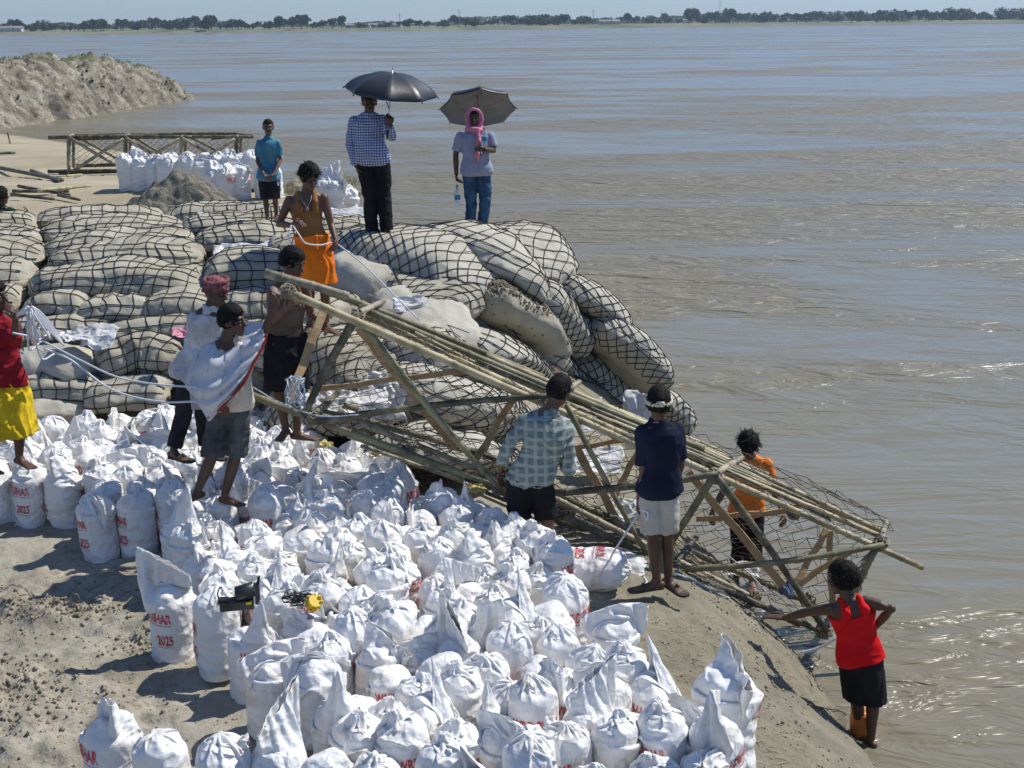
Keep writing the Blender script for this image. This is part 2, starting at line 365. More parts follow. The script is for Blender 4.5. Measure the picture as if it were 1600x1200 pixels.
def crown_mesh(name, w, h, z0, n, lob, sz=.55):
    cs=[(random.gauss(0,w*.27),random.gauss(0,w*.27),z0+h*random.uniform(.25,.8),random.uniform(.22,.42)*w) for _ in range(lob)]
    V=[];F=[];k=0
    for _ in range(n):
        c=random.choice(cs); d=Vector((random.gauss(0,1),random.gauss(0,1),random.gauss(0,.8))).normalized()*c[3]*random.uniform(.6,1.05)
        p=Vector((c[0],c[1],c[2]))+d*Vector((1,1,.85)).length/1.65
        a=Vector((random.gauss(0,1),random.gauss(0,1),random.gauss(0,1))).normalized(); b_=a.orthogonal().normalized(); s=sz*random.uniform(.6,1.4)
        a=a.cross(b_)
        V+=[p-a*s-b_*s,p+a*s-b_*s,p+a*s*.6+b_*s,p-a*s*.7+b_*s*.8]; F.append((k,k+1,k+2,k+3)); k+=4
    return mesh_np(name,[tuple(v) for v in V],F,False)
crowns=[crown_mesh('crown',7,5.5,1.4,420,7),crown_mesh('crown',5,6.5,1.6,340,6),crown_mesh('crown',9,6,1.2,560,10),crown_mesh('crown',4,4,1.0,240,5),crown_mesh('crown',6,8.5,1.5,460,8)]
def trunk_mesh(h):
    g=Geo(); g.tube([(0,0,-.5),(.1,0,h*.4),(-.1,.1,h*.8)],[.35,.25,.12],6)
    for a in range(4): g.tube([(0,0,h*.35),(math.cos(a*1.7)*1.0,math.sin(a*1.7)*1.0,h*.8)],[.16,.06],4)
    return g.mesh('trunk')
trunks=[trunk_mesh(h) for h in (5,6,5.5,3.5,7)]
def far_tree(u, v, d, k, s, label, group=None):
    p=PD(u,v,d); z=2.2
    t=empty('far_tree',(p.x,p.y,z),random.random()*6.28); t.scale=(s,s,s*.80)
    tag(t,label,'tree',group); link('crown',crowns[k],t,M_leaf); link('trunk',trunks[k],t,M_trunk)
special=[(150,905,0,1.15,'broad dark tree standing highest in the left tree line, left of the tall pair'),(265,900,2,.85,'low rounded tree left of the tall dark tree on the far bank'),
 (326,905,4,1.15,'tall dark tree rising highest at left centre of the far bank'),(132,910,1,1.0,'dark tree just left of the broad tall tree on the far bank'),(162,912,4,.95,'tall tree touching the broad tree on its right, far left bank'),
 (460,915,4,.85,'dark upright tree towards the centre left of the far bank'),(505,930,1,.75,'small lone tree left of the open stretch of far bank'),
 (640,935,0,.95,'lone rounded tree in front of the pale strip on the far bank'),(741,950,2,.85,'wide dark tree group crown near the middle of the far bank'),(728,955,1,.9,'tree at the left side of the wide dark middle crown'),
 (1076,1090,4,.95,'tall dark tree near the tall mast on the far bank'),(1100,1095,2,.8,'round tree just right of the tall dark tree by the mast'),(1450,1150,4,.95,'tall tree at the right of the far tree line'),(1340,1180,4,1.15,'tallest clump tree right of centre in the far tree line')]
for u,d,k,s,l in special: far_tree(u,50,d,k,s,l)
ORD=['first','second','third','fourth','fifth','sixth','seventh','eighth','ninth','tenth','eleventh','twelfth','thirteenth','fourteenth','fifteenth','sixteenth','seventeenth','eighteenth','nineteenth','twentieth']
MARKS=[(-40,'the left end of the far bank'),(150,'the broad dark tree'),(326,'the tall dark tree left of centre'),(460,'the dark upright tree'),(640,'the lone rounded tree'),(741,'the wide dark middle tree group'),(927,'the thin mast above the huts'),(1076,'the tall tree by the tallest mast'),(1200,'the open bank right of the tallest mast'),(1340,'the tallest clump right of centre'),(1450,'the tall tree at right'),(1530,'the right end clump')]
us_=sorted([-20+1640*(i+random.random())/170 for i in range(170)]); cnt={}
for u in us_:
    d=random.uniform(925,1000) if u<700 else (random.uniform(1050,1130) if u<900 else random.uniform(1160,1290))
    s=random.uniform(.7,1.25)*(1.35 if u>1000 else 1.0)
    if 540<u<700: s*=.6
    mk=[m for m in MARKS if m[0]<=u][-1][1]; c_=cnt.get(mk,0); cnt[mk]=c_+1
    far_tree(u,50,d,random.randrange(5),s,'%s small hazy tree to the right of %s'%(ORD[min(c_,19)],mk),'small trees of the far tree line')
# distant wood behind, reads as one mass
wv=[];wf=[];k=0
for _ in range(14000):
    u=random.uniform(-60,1660); d=random.uniform(1350,1500) if u>700 else random.uniform(1250,1450)
    p=PD(u,40,d); hgt=(5+3.5*vnoise(np.array([[u*.02,0.]]),5)[0])*(1.25 if u>700 else .8)
    c=Vector((p.x,d,2+random.random()*max(1.5,hgt))); a=Vector((random.gauss(0,1),random.gauss(0,1),random.gauss(0,1))).normalized(); b_=a.orthogonal().normalized(); s=1.3
    wv+=[tuple(c-a*s),tuple(c+b_*s),tuple(c+a*s),tuple(c-b_*s)]; wf.append((k,k+1,k+2,k+3)); k+=4
tag(link('distant_wood',mesh_np('distant_wood',wv,wf,False),m=M_leaf),'continuous hazy wood along the horizon behind the far tree line','wood',kind='stuff')
M_grey=mat('mast_steel',(.25,.27,.3),rough=.6); M_shedw=mat('pale_render',(.6,.58,.54),(.5,.48,.44),scale=.2,rough=.8); M_roof=mat('roof_tin',(.35,.3,.27),(.25,.2,.18),scale=.3,rough=.7)
for u,d,h,l in [(1124,1200,21,'tallest thin mast right of centre on the far bank'),(718,1000,13,'thin mast just left of the wide dark middle tree'),(927,1100,13,'thin mast above the reddish huts on the far bank'),(1033,1150,11,'short thin mast left of the tallest mast'),(625,1000,11,'thin mast left of the lone rounded tree')]:
    p=PD(u,40,d); g=Geo(); g.tube([(0,0,0),(0,0,h)],[.32,.14],4); g.box((0,0,h*.9),(1.1,.08,.1)); g.box((0,0,h*.8),(1.4,.08,.1))
    tag(link('mast',g.mesh('mast'),m=M_grey,loc=(p.x,p.y,2)),l,'mast')
for u,d,wd,h,l in [(1410,1200,8,3.5,'small white building between trees at the right of the far bank'),(945,1080,9,3,'reddish roofed hut below the thin mast on the far bank'),(962,1085,6,3,'smaller hut right of the reddish roofed hut on the far bank'),(1075,1180,9,3.2,'pale shed among trees by the tall mast on the far bank'),(600,1000,26,2,'long low white shed left of the lone rounded tree'),(10,930,22,2.5,'low pale building at the left end of the far bank'),(560,990,18,2,'short low white shed left of the long one on the far bank')]:
    p=PD(u,40,d); t=empty('far_building',(p.x,p.y,2.0)); tag(t,l,'building')
    g=Geo(); g.box((0,0,h/2),(wd/2,3,h/2)); link('wall',g.mesh('wall',False),t,M_shedw)
    g=Geo(); a=wd/2+.4; g.add([(-a,-3.5,h+.01),(a,-3.5,h+.01),(a,3.5,h+.01),(-a,3.5,h+.01),(-a,0,h+1.3),(a,0,h+1.3)],[(0,1,5,4),(2,3,4,5),(0,4,3),(1,2,5),(3,2,1,0)]); link('roof',g.mesh('roof',False),t,M_roof)
    g=Geo()
    for q in (-.25,.25): g.box((wd*q,-3.03,h*.5),(.5,.06,.6))
    link('window',g.mesh('window',False),t,M_grey)
# ---- haze ----
def haze():
    g=Geo(); g.box((0,1400,15.5),(3200,1650,17)); me=g.mesh('haze',False)
    m=bpy.data.materials.new('haze_air'); m.use_nodes=True; t=m.node_tree; t.nodes.clear(); o=t.nodes.new('ShaderNodeOutputMaterial'); v=t.nodes.new('ShaderNodeVolumePrincipled')
    v.inputs['Density'].default_value=.00017; v.inputs['Color'].default_value=(.62,.80,1,1); v.inputs['Anisotropy'].default_value=.2
    t.links.new(v.outputs[0],o.inputs['Volume']); return tag(link('haze',me,m=m),'pale air haze over the river','haze',kind='stuff')
haze()
# ======================= WHITE SANDBAGS =======================
M_pp=mat('white_woven_plastic',(.80,.795,.79),(.74,.73,.71),scale=3,rough=.46,bump=.6,bscale=7,stretch=(.5,.5,2.6),spec=.4,c3=(.60,.56,.48),c3scale=4,c3lo=.54,c3hi=.74,bdist=.014)
def crumple(m, sc=11, st=.5, di=.03):
    t=m.node_tree; N=t.nodes; L=t.links; b=N['Principled BSDF']; tc=N.new('ShaderNodeTexCoord'); ns=N.new('ShaderNodeTexNoise'); ns.inputs['Scale'].default_value=sc*.6
    L.new(tc.outputs['Object'],ns.inputs['Vector']); ad=N.new('ShaderNodeVectorMath'); ad.operation='MULTIPLY_ADD'; ad.inputs[1].default_value=(.16,.16,.16); L.new(ns.outputs['Color'],ad.inputs[0]); L.new(tc.outputs['Object'],ad.inputs[2])
    v=N.new('ShaderNodeTexVoronoi'); v.feature='F1'; v.inputs['Scale'].default_value=sc; L.new(ad.outputs[0],v.inputs['Vector'])
    bp=N.new('ShaderNodeBump'); bp.inputs['Strength'].default_value=st; bp.inputs['Distance'].default_value=di; L.new(v.outputs['Distance'],bp.inputs['Height'])
    if b.inputs['Normal'].links: L.new(b.inputs['Normal'].links[0].from_socket,bp.inputs['Normal'])
    L.new(bp.outputs[0],b.inputs['Normal'])
crumple(M_pp,12,.6,.03)
M_red=mat('red_print',(.50,.02,.035),(.62,.07,.08),scale=30,rough=.5,c3=(.72,.45,.45),c3scale=26,c3lo=.54,c3hi=.62)
M_fill=mat('damp_sand_fill',(.16,.13,.09),(.26,.22,.16),scale=25,rough=.95,bump=1,bscale=60)
NTH,NZ,NB0=60,57,5; SS=.0176
def sim_bags(specs, steps=120, iters=7, seed=3):
    B=len(specs); rg=np.random.default_rng(seed); C=1.06; Rr=C/(2*np.pi); S=SS
    th=np.linspace(0,2*np.pi,NTH,endpoint=False)
    rows=np.arange(NZ); rad=np.where(rows<NB0,Rr*rows/NB0,Rr); rad[0]=.01; zz=np.where(rows<NB0,0,(rows-NB0)*S)
    X=np.zeros((B,NZ,NTH,3)); X[...,0]=rad[:,None]*np.cos(th); X[...,1]=rad[:,None]*np.sin(th); X[...,2]=zz[:,None]+.003
    X=X+rg.normal(0,.004,X.shape)
    rest_h=np.broadcast_to((2*np.pi*rad/NTH)[None,:,None],(B,NZ,NTH))
    zz_l=np.where(rows[:-1]<NB0,Rr/NB0,S)
    hf=np.array([s['fill'] for s in specs])[:,None,None]; Rs=Rr*np.array([s.get('fat',.945) for s in specs])[:,None,None]
    g=np.array([s.get('g',1.) for s in specs])[:,None,None]; wind=np.array([s.get('wind',(0,0,0)) for s in specs])[:,None,None,:]
    a2=rg.uniform(-.07,.07,(B,1,1)); a3=rg.uniform(-.05,.05,(B,1,1)); p2=rg.uniform(0,6.28,(B,1,1)); p3=rg.uniform(0,6.28,(B,1,1)); tilt=rg.normal(0,.10,(B,2,1,1))
    Vv=np.zeros_like(X); dt=.016
    tt_,zz_=np.meshgrid(th,rows*S,indexing='xy'); Fr=np.stack([np.stack([vnoise(np.stack([np.cos(tt_)*1.6+b*9,np.sin(tt_)*1.6,zz_*9],-1),31+a+b*3) for a in range(3)],-1) for b in range(B)])*np.array([9,9,3.]); Fr[:,:NB0+24]*=0
    def coll(X):
        x,y,z=X[...,0],X[...,1],X[...,2]; r=np.hypot(x,y)+1e-9; t=np.arctan2(y,x)
        Rb=Rs*(1+a2*np.cos(2*t+p2)+a3*np.cos(3*t+p3))
        zf=np.clip(z/hf,0,1); f=1+.05*np.sin(np.pi*zf)-.32*np.clip(1-z/.10,0,1)**2
        Rb=Rb*f; top=hf+tilt[:,0]*x+tilt[:,1]*y-.075*np.clip(r/Rs,0,1.2)**3+.018*np.sin(x*23+p2)*np.cos(y*19+p3)
        ins=(r<Rb)&(z<top)
        dr=np.where(ins,Rb-r,0); dz=np.where(ins,top-z,0)
        up=ins&(dz<dr)&(z>hf*.5); out=ins&~up
        X[...,2]=np.where(up,top,z); k=np.where(out,Rb/r,1); X[...,0]=x*k; X[...,1]=y*k
        X[...,2]=np.maximum(X[...,2],0.002)
        return X
    def con(A,Bp,rest,k):
        d=Bp-A; l=np.sqrt((d*d).sum(-1))+1e-9; c=(k*.5*(l-rest)/l)[...,None]*d; return c
    for st in range(steps):
        F=np.zeros_like(X); F[...,2]=-9.8*g; F=F+(Fr if st<steps*.6 else 0); F=F+wind*(1 if st<steps*.5 else .3)
        Xp=X.copy(); Vv=Vv*.965+F*dt; X=X+Vv*dt
        for it in range(iters):
            for o in (0,1):                 # round
                A=X[:,:,o::2]; Bp=np.roll(X,-1,2)[:,:,o::2]; c=con(A,Bp,rest_h[:,:,o::2],1.)
                X[:,:,o::2]+=c
                if o==0: X[:,:,1::2]-=c
                else: X[:,:,0::2]-=np.roll(c,1,2)
            for o in (0,1):                 # up the wall
                A=X[:,o:-1:2]; Bp=X[:,o+1::2]; n=min(A.shape[1],Bp.shape[1]); A=A[:,:n];Bp=Bp[:,:n]
                c=con(A,Bp,zz_l[o::2][:n][None,:,None],1.); X[:,o:o+2*n:2]+=c; X[:,o+1:o+1+2*n:2]-=c
            A=X[:,:-1]; Bp=np.roll(X,-1,2)[:,1:]; dg=np.sqrt(rest_h[:,1:]**2+zz_l[None,:,None]**2)
            c=con(A,Bp,dg,.35); X[:,:-1]+=c; X[:,1:]-=np.roll(c,1,2)
            A=X[:,:-2]; Bp=X[:,2:]; c=con(A,Bp,(zz_l[:-1]+zz_l[1:])[None,:,None],.26); c[:,:NB0+2]=0; X[:,:-2]+=c; X[:,2:]-=c
            A=X; Bp=np.roll(X,-2,2); c=con(A,Bp,rest_h*1.985,.15); X+=c; X-=np.roll(c,2,2)
            X=coll(X)
            wallr=np.arange(NB0+2,NZ)[None,:,None]; rz_=(wallr-NB0)*S
            fw=np.where(rz_<hf*.86,.25,0.); X[:,NB0+2:,:,2]+=(rz_*.955-X[:,NB0+2:,:,2])*fw      # friction of the filling
            for b,s in enumerate(specs):
                if 'mouth' in s and st<steps*s.get('until',.7):
                    m=s['mouth']; sp,h1,h2,off,dx,dy=m
                    c=np.cos(th-off); w_=s.get('mw',.25)
                    tri=2/np.pi*np.arcsin(np.cos(th-off)); yy=.02*np.sin(th-off)
                    ca,sa=np.cos(s.get('rot',0)),np.sin(s.get('rot',0))
                    tx=sp*tri; X[b,T-1,:,0]+=((tx*ca-yy*sa+dx)-X[b,T-1,:,0])*w_; X[b,T-1,:,1]+=((tx*sa+yy*ca+dy)-X[b,T-1,:,1])*w_
                    hz=h1+(h2-h1)*(tri*.5+.5); X[b,T-1,:,2]+=(hz-X[b,T-1,:,2])*w_
                if 'neck' in s:
                    r0,x0,y0,h0,w_=s['neck']; X[b,r0:r0+2,:,0]+=(x0-X[b,r0:r0+2,:,0])*w_; X[b,r0:r0+2,:,1]+=(y0-X[b,r0:r0+2,:,1])*w_; X[b,r0:r0+2,:,2]+=(h0-X[b,r0:r0+2,:,2])*w_
                for (t0,t1,tgt,w_,un) in s.get('pins',[]):
                    if st<steps*un:
                        for ax in range(3):
                            if tgt[ax] is not None: X[b,T-2:T,t0:t1,ax]+=(tgt[ax]-X[b,T-2:T,t0:t1,ax])*w_
            X=np.where(np.isfinite(X),X,0)
        Vv=np.clip((X-Xp)/dt,-3,3)
    return X
bag_specs=[
 dict(fill=.52,g=.5,mouth=(.23,.80,.72,0,0,.05),until=.85,name='upright mouth'),
 dict(fill=.50,g=.9,mouth=(.2,.62,.74,1,.12,.05),until=.45,wind=(2,1,0),name='flap'),
 dict(fill=.54,g=1.0,neck=(42,0,.01,.57,.3),wind=(1,1,0),name='tied'),
 dict(fill=.46,g=.22,pins=[(0,8,(.16,.03,.70),.3,1.)],name='open'),
 dict(fill=.53,g=1.0,neck=(46,.0,.01,.60,.05),name='slumped'),
 dict(fill=.50,g=.7,mouth=(.20,.84,.60,.7,.04,.04),until=.9,rot=.5,name='peak'),
 dict(fill=.55,g=1.0,wind=(1,-3,0),neck=(43,.03,.02,.59,.12),name='slumped'),
 dict(fill=.52,g=.6,mouth=(.22,.66,.80,0,0,-.03),until=.85,rot=-.4,name='upright mouth'),
 dict(fill=.53,g=.8,neck=(42,.02,-.02,.57,.35),pins=[(26,42,(-.10,-.05,.68),.2,.9)],name='tied'),
 dict(fill=.47,g=.3,wind=(0,2.0,0),pins=[(32,40,(-.12,-.10,.68),.3,1.)],name='open'),
 dict(fill=.51,g=.8,mouth=(.19,.60,.82,.2,.03,.02),until=1.,rot=.1,name='peak'),
 dict(fill=.54,g=1.1,neck=(48,.04,-.02,.64,.045),name='slumped'),
]
T=NZ
BX_=sim_bags(bag_specs)
def text_geo(s, size):
    cu=bpy.data.curves.new('t','FONT'); cu.body=s; cu.size=size; cu.offset=size*.022; cu.resolution_u=2
    ob=bpy.data.objects.new('t',cu); COL.objects.link(ob); bpy.context.view_layer.update()
    dg=bpy.context.evaluated_depsgraph_get(); me=bpy.data.meshes.new_from_object(ob.evaluated_get(dg))
    bpy.data.objects.remove(ob); bm=bmesh.new(); bm.from_mesh(me); bpy.data.meshes.remove(me)
    bmesh.ops.triangulate(bm,faces=bm.faces[:])
    bmesh.ops.subdivide_edges(bm,edges=[e for e in bm.edges if e.calc_length()>.02],cuts=2,use_grid_fill=False); bmesh.ops.triangulate(bm,faces=bm.faces[:])
    V=np.array([v.co[:] for v in bm.verts]); F=[tuple(v.index for v in f.verts) for f in bm.faces]; bm.free()
    return V,F
L1=text_geo('WRD,BIHAR',.10); L2=text_geo('2025',.105)
def print_on(Xb, th0, sc=1):
    Vs=[];Fs=[];n=0
    def place(V,F,x0,h0,sx):
        nonlocal n
        x=(V[:,0]-x0)*sx; h=h0+V[:,1]
        ti=(th0+x/.172)/(2*np.pi)*NTH; ri=NB0+h/SS
        t0=np.floor(ti).astype(int); r0=np.clip(np.floor(ri).astype(int),0,NZ-2); ft=(ti-t0)[:,None]; fr=(ri-r0)[:,None]
        A=Xb[r0,t0%NTH]*(1-ft)+Xb[r0,(t0+1)%NTH]*ft; Bq=Xb[r0+1,t0%NTH]*(1-ft)+Xb[r0+1,(t0+1)%NTH]*ft
        P=A*(1-fr)+Bq*fr; tt=Xb[r0,(t0+1)%NTH]-Xb[r0,t0%NTH]; uu=Xb[r0+1,t0%NTH]-Xb[r0,t0%NTH]
        N_=np.cross(tt,uu); N_/=np.linalg.norm(N_,axis=1,keepdims=True)+1e-9
        Vs.append(P+N_*.0045); Fs.extend([tuple(a+n for a in f) for f in F]); n+=len(P)
    w1=L1[0][:,0].max(); w2=L2[0][:,0].max(); sx=.62*sc
    place(L1[0],L1[1],w1/2,.32,sx)
    place(L2[0],L2[1],w2-w1/2,.155,sx)
    for hh,wd in ((.300,w1),(.136,w2)):
        k=16; xs=np.linspace(w1/2-wd,w1/2,k); V=np.array([[x+w1/2,0,0] for x in xs]+[[x+w1/2,.004,0] for x in xs]); F=[(i,i+1,k+i+1,k+i) for i in range(k-1)]
        place(V,F,w1/2,hh,sx)
    return Vs,Fs
BAGV=[]
for b,s in enumerate(bag_specs):
    Xb=BX_[b]; rr_=Xb/(1e-9+np.linalg.norm(Xb*[1,1,0],axis=-1,keepdims=True)); zw=sstep((Xb[...,2]-s['fill']*.72)/.12)
    Xb=Xb+(rr_*[1,1,0]+np.array([0,0,.5]))*((.016*ridged(Xb*11+b*5,b,2)-.006)*zw)[...,None]; BX_[b]=Xb
    F=grid_faces(NZ,NTH,True); me=mesh_np('sack',Xb,F)
    ob=link('tmp',me); sm=ob.modifiers.new('s','SUBSURF'); sm.levels=1; so=ob.modifiers.new('t','SOLIDIFY'); so.thickness=.002; so.offset=-1
    bpy.context.view_layer.update(); me2=bpy.data.meshes.new_from_object(ob.evaluated_get(bpy.context.evaluated_depsgraph_get())); me2.name='sack'
    bpy.data.objects.remove(ob); me2.materials.clear(); me2.materials.append(M_pp)
    Vs,Fs=print_on(Xb,4.0+b*.9)
    pm=bpy.data.meshes.new('lettering'); pm.from_pydata(np.concatenate(Vs).tolist(),[],Fs); pm.materials.append(M_red)
    ff=None
    if s['name']=='open':
        rr=np.linspace(0,1,10); tt=np.linspace(0,2*np.pi,24,endpoint=False); RR,TT=np.meshgrid(rr,tt,indexing='ij'); rad=.155
        P=np.stack([RR*rad*np.cos(TT),RR*rad*np.sin(TT),s['fill']-.075*(RR*rad/.165)**3-.034+.008*vnoise(np.stack([RR*9,TT*3],-1),b)],-1)
        ff=mesh_np('sand_fill',P,grid_faces(10,24,True)); ff.materials.append(M_fill)
    BAGV.append((me2,pm,ff,s['name'],4.0+b*.9))
def put_bag(x,y,z,k,rz,label,group=None,sc=1,tilt=(0,0),szz=None,name='white_sandbag'):
    me,pm,ff,nm,th=BAGV[k]
    t=empty(name,(x,y,z)); t.rotation_euler=(tilt[0],tilt[1],rz); t.scale=(sc,sc,szz or sc)
    tag(t,label,'sandbag',group)
    link('sack',me,t); link('lettering',pm,t)
    if ff: link('sand_fill',ff,t)
    return t
def zrot_for(k,face):      # rotate so that the lettering's middle looks towards angle `face` (0 = +X, -90 = camera)
    return R(face)-BAGV[k][4]
NOFILL=-1
GZ0=1.03
# individually placed bags along the visible edges (pixel of the base centre, kind, facing of print, label, lean)
EB=[(-2,826,1,200,'white sandbag at the left frame edge, row on the mud behind the trodden patch'),
(52,828,4,196,'white sandbag second from the left frame edge, red HAR and 025 on its left side'),
(106,830,5,178,'white sandbag with tall peaked top, third from left in the row on the mud'),
(161,876,7,204,'white sandbag standing leftmost of the nearer three, red lettering on its left'),
(221,872,11,188,'white sandbag in the middle of the nearer three of the left row'),
(280,866,6,190,'white sandbag at the right of the nearer three in the left row, in the corner'),
(276,1042,10,196,'tall white sandbag with raised flap, left edge of the near field'),
(343,1070,6,188,'white sandbag carrying the black machine on its top, red lettering on its left'),
(400,1105,3,330,'white sandbag with wide open mouth just right of the machine bag'),
(430,1168,0,80,'white sandbag with tall open square mouth showing dark sand, lower left of the near field'),
(508,1182,7,90,'white sandbag with a tall upright mouth, right of the open square one'),
(182,1275,5,215,'white sandbag with tall pointed flap at lower left, apart from the field'),
(272,1312,2,100,'squat tied white sandbag right of the pointed one at the bottom left'),
(365,1335,8,100,'white sandbag with two short ears at the bottom edge left of centre'),
(440,1325,10,80,'white sandbag with a smooth pointed flap at the bottom edge'),
(1128,1225,5,20,'big white sandbag leaning to the right at the lower right end of the field'),
(955,1105,0,60,'white sandbag with a broad upright flap on the right edge beside bare mud'),
(880,1040,2,-60,'tied white sandbag on the right edge with red print at its right side'),
]
placed=[]
for i,(u,v,k,face,lab) in enumerate(EB):
    p=PZ(u,v,GZ0); y=p.y+.14
    x=p.x*(y/p.y); tl=(random.gauss(0,.03),random.gauss(0,.03))
    sc=1.0
    if 'leaning' in lab: tl=(0,-.16); sc=1.15
    z=float(ground(np.array([x]),np.array([y]))[0])-.01
    put_bag(x,y,min(z,1.12),k,zrot_for(k,face),lab,None,sc*(.92 if i<15 else .95),tl,sc*1.05); placed.append((x,y))
# field of packed bags: outline given by pixels of the bag tops at z=1.5
OUT=[(-60,640),(60,655),(130,668),(240,655),(420,625),(520,690),(600,715),(650,745),(720,780),(790,830),(868,850),(900,900),(915,960),(945,1030),(1030,1055),(1085,1105),(1140,1150),(1190,1250),(1180,1330),(330,1330),(340,1240),(480,1120),(400,1010),(330,930),(262,870),(275,800),(300,790),(150,760),(100,740),(-60,735)]
OW=[(PZ(u,v,1.48).x,PZ(u,v,1.48).y) for u,v in OUT]
cand=[]
ys=6.0; row=0
while ys<13.4:
    xs=-6.5+(.144 if row%2 else 0)
    while xs<3:
        cand.append((xs+random.gauss(0,.028),ys+random.gauss(0,.025))); xs+=.288
    ys+=.254; row+=1
for _ in range(1):
    pass
sd_=sdist(np.array([c[0] for c in cand]),np.array([c[1] for c in cand]),OW)
DESC={'upright mouth':'with stiff upright mouth','flap':'with fallen flap','tied':'tied at the neck','open':'with open top','slumped':'with slumped top','peak':'with one pointed corner'}
def _w(u,v,z=1.6): p=PZ(u,v,z); return (p.x,p.y)
LM=[(_w(362,935),'the black machine'),(_w(490,940),'the yellow reel'),(_w(330,775),'the shawl boy'),(_w(295,710),'the turbaned man'),(_w(455,680),'the man in dark dhoti'),(_w(20,725),'the man in yellow'),
    (_w(830,880),'the man in checked shirt'),(_w(935,905),'the lying sandbag'),(_w(1128,1130),'the big leaning sandbag'),(_w(182,1150),'the lone lower left bags'),(_w(600,740),'the yellow packets'),(_w(150,645),'the plain pale big bag'),
    (_w(620,1000),'the middle of the near field'),(_w(700,1190),'the bottom edge centre'),(_w(220,780),'the nearer three of the left row'),(_w(700,850),'the centre of the field')]
ORDB=['nearest','second','third','fourth','fifth','sixth','seventh','eighth','ninth','tenth']
lst=[]
for (x,y),s in zip(cand,sd_):
    if s<-.03: continue
    if any((x-a)**2+(y-b)**2<.25**2 for a,b in placed): continue
    k=random.choice([0,1,1,1,2,2,3,4,4,4,5,6,6,7,8,9,9,10,11,11,11])
    (lx,ly),ln=min(LM,key=lambda m:(m[0][0]-x)**2+(m[0][1]-y)**2); dx,dy=x-lx,y-ly
    dr=('right of' if dx>0 else 'left of') if abs(dx)>abs(dy)*1.2 else ('behind' if dy>0 else 'in front of')
    lst.append([x,y,k,ln,dr,math.hypot(dx,dy)])
lst.sort(key=lambda q:q[5]); cnt={}; nb=0
for x,y,k,ln,dr,_ in lst:
    z=float(ground(np.array([x]),np.array([y]),False)[0]); z=min(z,1.1)+random.uniform(-.04,.05); nm=BAGV[k][3]
    c_=cnt.get((nm,ln,dr),0); cnt[(nm,ln,dr)]=c_+1
    face=random.choice([-150,-120,-90,-60,-30,180,60,120,0])+random.uniform(-15,15); sc=random.uniform(.80,.91)
    put_bag(x,y,z,k,zrot_for(k,face),'%s white sandbag %s %s %s'%(ORDB[min(c_,9)],DESC[nm],dr,ln),'white sandbags packed in the field',sc,(random.gauss(0,.05),random.gauss(0,.05)),sc*random.uniform(1.0,1.2)); nb+=1
print('field bags',nb)
# lying bag beside the truss
lb=PZ(938,925,1.05)
t=put_bag(lb.x-.30,lb.y+.1,1.17,8,0,'white sandbag lying on its side on the mud beside the man in navy',None,1.0); t.rotation_euler=(R(90),R(0),R(90+6)); t.rotation_euler=Matrix.Rotation(R(82),3,'Z').to_quaternion().to_euler()
q=Matrix.Rotation(R(-8),3,'Z')@Matrix.Rotation(R(90),3,'Y')@Matrix.Rotation(-BAGV[8][4]+R(150),3,'Z'); t.rotation_euler=q.to_euler(); t.location=(lb.x-.33,lb.y+.12,1.2)
# bags on the sand behind the netted stack
ORDN=['first','second','third','fourth','fifth','sixth','seventh','eighth','ninth','tenth','eleventh','twelfth']
def back_rows(rows):
    for (u0,u1,v,n,dy,grp) in rows:
        for i in range(n):
            u=u0+(u1-u0)*(i+.5)/n; p=PZ(u,v,float(2.52)); y=p.y+dy; x=p.x/p.y*y; x+=random.gauss(0,.04); y+=random.gauss(0,.05)
            k=random.choice([0,2,4,5,6,7,8,10,11]); z=float(ground(np.array([x]),np.array([y]),False)[0])
            put_bag(x,y,z,k,zrot_for(k,random.choice([-100,150,-30,60,100,-150,20])+random.uniform(-20,20)),'%s white sandbag from the left in the %s'%(ORDN[i],grp.replace('sandbags','row')),grp,random.uniform(.98,1.08),(random.gauss(0,.05),random.gauss(0,.05)),random.uniform(1.0,1.15))
back_rows([(196,425,304,12,.30,'middle line by the far bamboo frame'),(196,430,304,12,.62,'rear line by the far bamboo frame'),(325,440,312,5,-.1,'front line left of the boy in blue'),(500,575,327,4,.1,'small line behind the man in orange')])
# ======================= BIG NETTED BAGS =======================
M_geo=mat('geotextile',(.33,.305,.24),(.44,.415,.34),scale=3,rough=.9,bump=.5,bscale=9,c3=(.25,.215,.155),c3scale=2.6,c3lo=.52,c3hi=.72,bdist=.02,spec=.12)
M_geo2=mat('geotextile_grey',(.385,.365,.305),(.50,.475,.40),scale=3,rough=.85,bump=.5,bscale=9,c3=(.30,.27,.21),c3scale=3,c3lo=.55,c3hi=.75,bdist=.02,spec=.15)
crumple(M_geo,5,.5,.05); crumple(M_geo2,5,.5,.05)
M_dirtbag=mat('earth_covered',(.20,.165,.115),(.34,.29,.21),scale=9,rough=.97,bump=1,bscale=22,bdist=.05,spec=.05)
M_rope=mat('black_rope',(.012,.012,.014),(.03,.03,.03),scale=50,rough=.75)
def dface(u,v):
    a=np.interp(v,[340,360,380,400,440,480,560,620,700],[17.6,16.6,15.7,15.0,14.3,13.8,13.2,12.8,12.5])
    b=np.interp(v,[340,360,380,400,480,560,640,700,760],[17.6,16.6,15.7,15.0,13.9,12.7,11.9,11.4,11.1])
    c=np.interp(v,[360,400,450,550,650],[16.3,15.6,15.4,15.8,16.2])
    x=a+(b-a)*np.clip((u-350)/150,0,1); return float(x+(c-x)*sstep(np.clip((u-700)/190,0,1)))
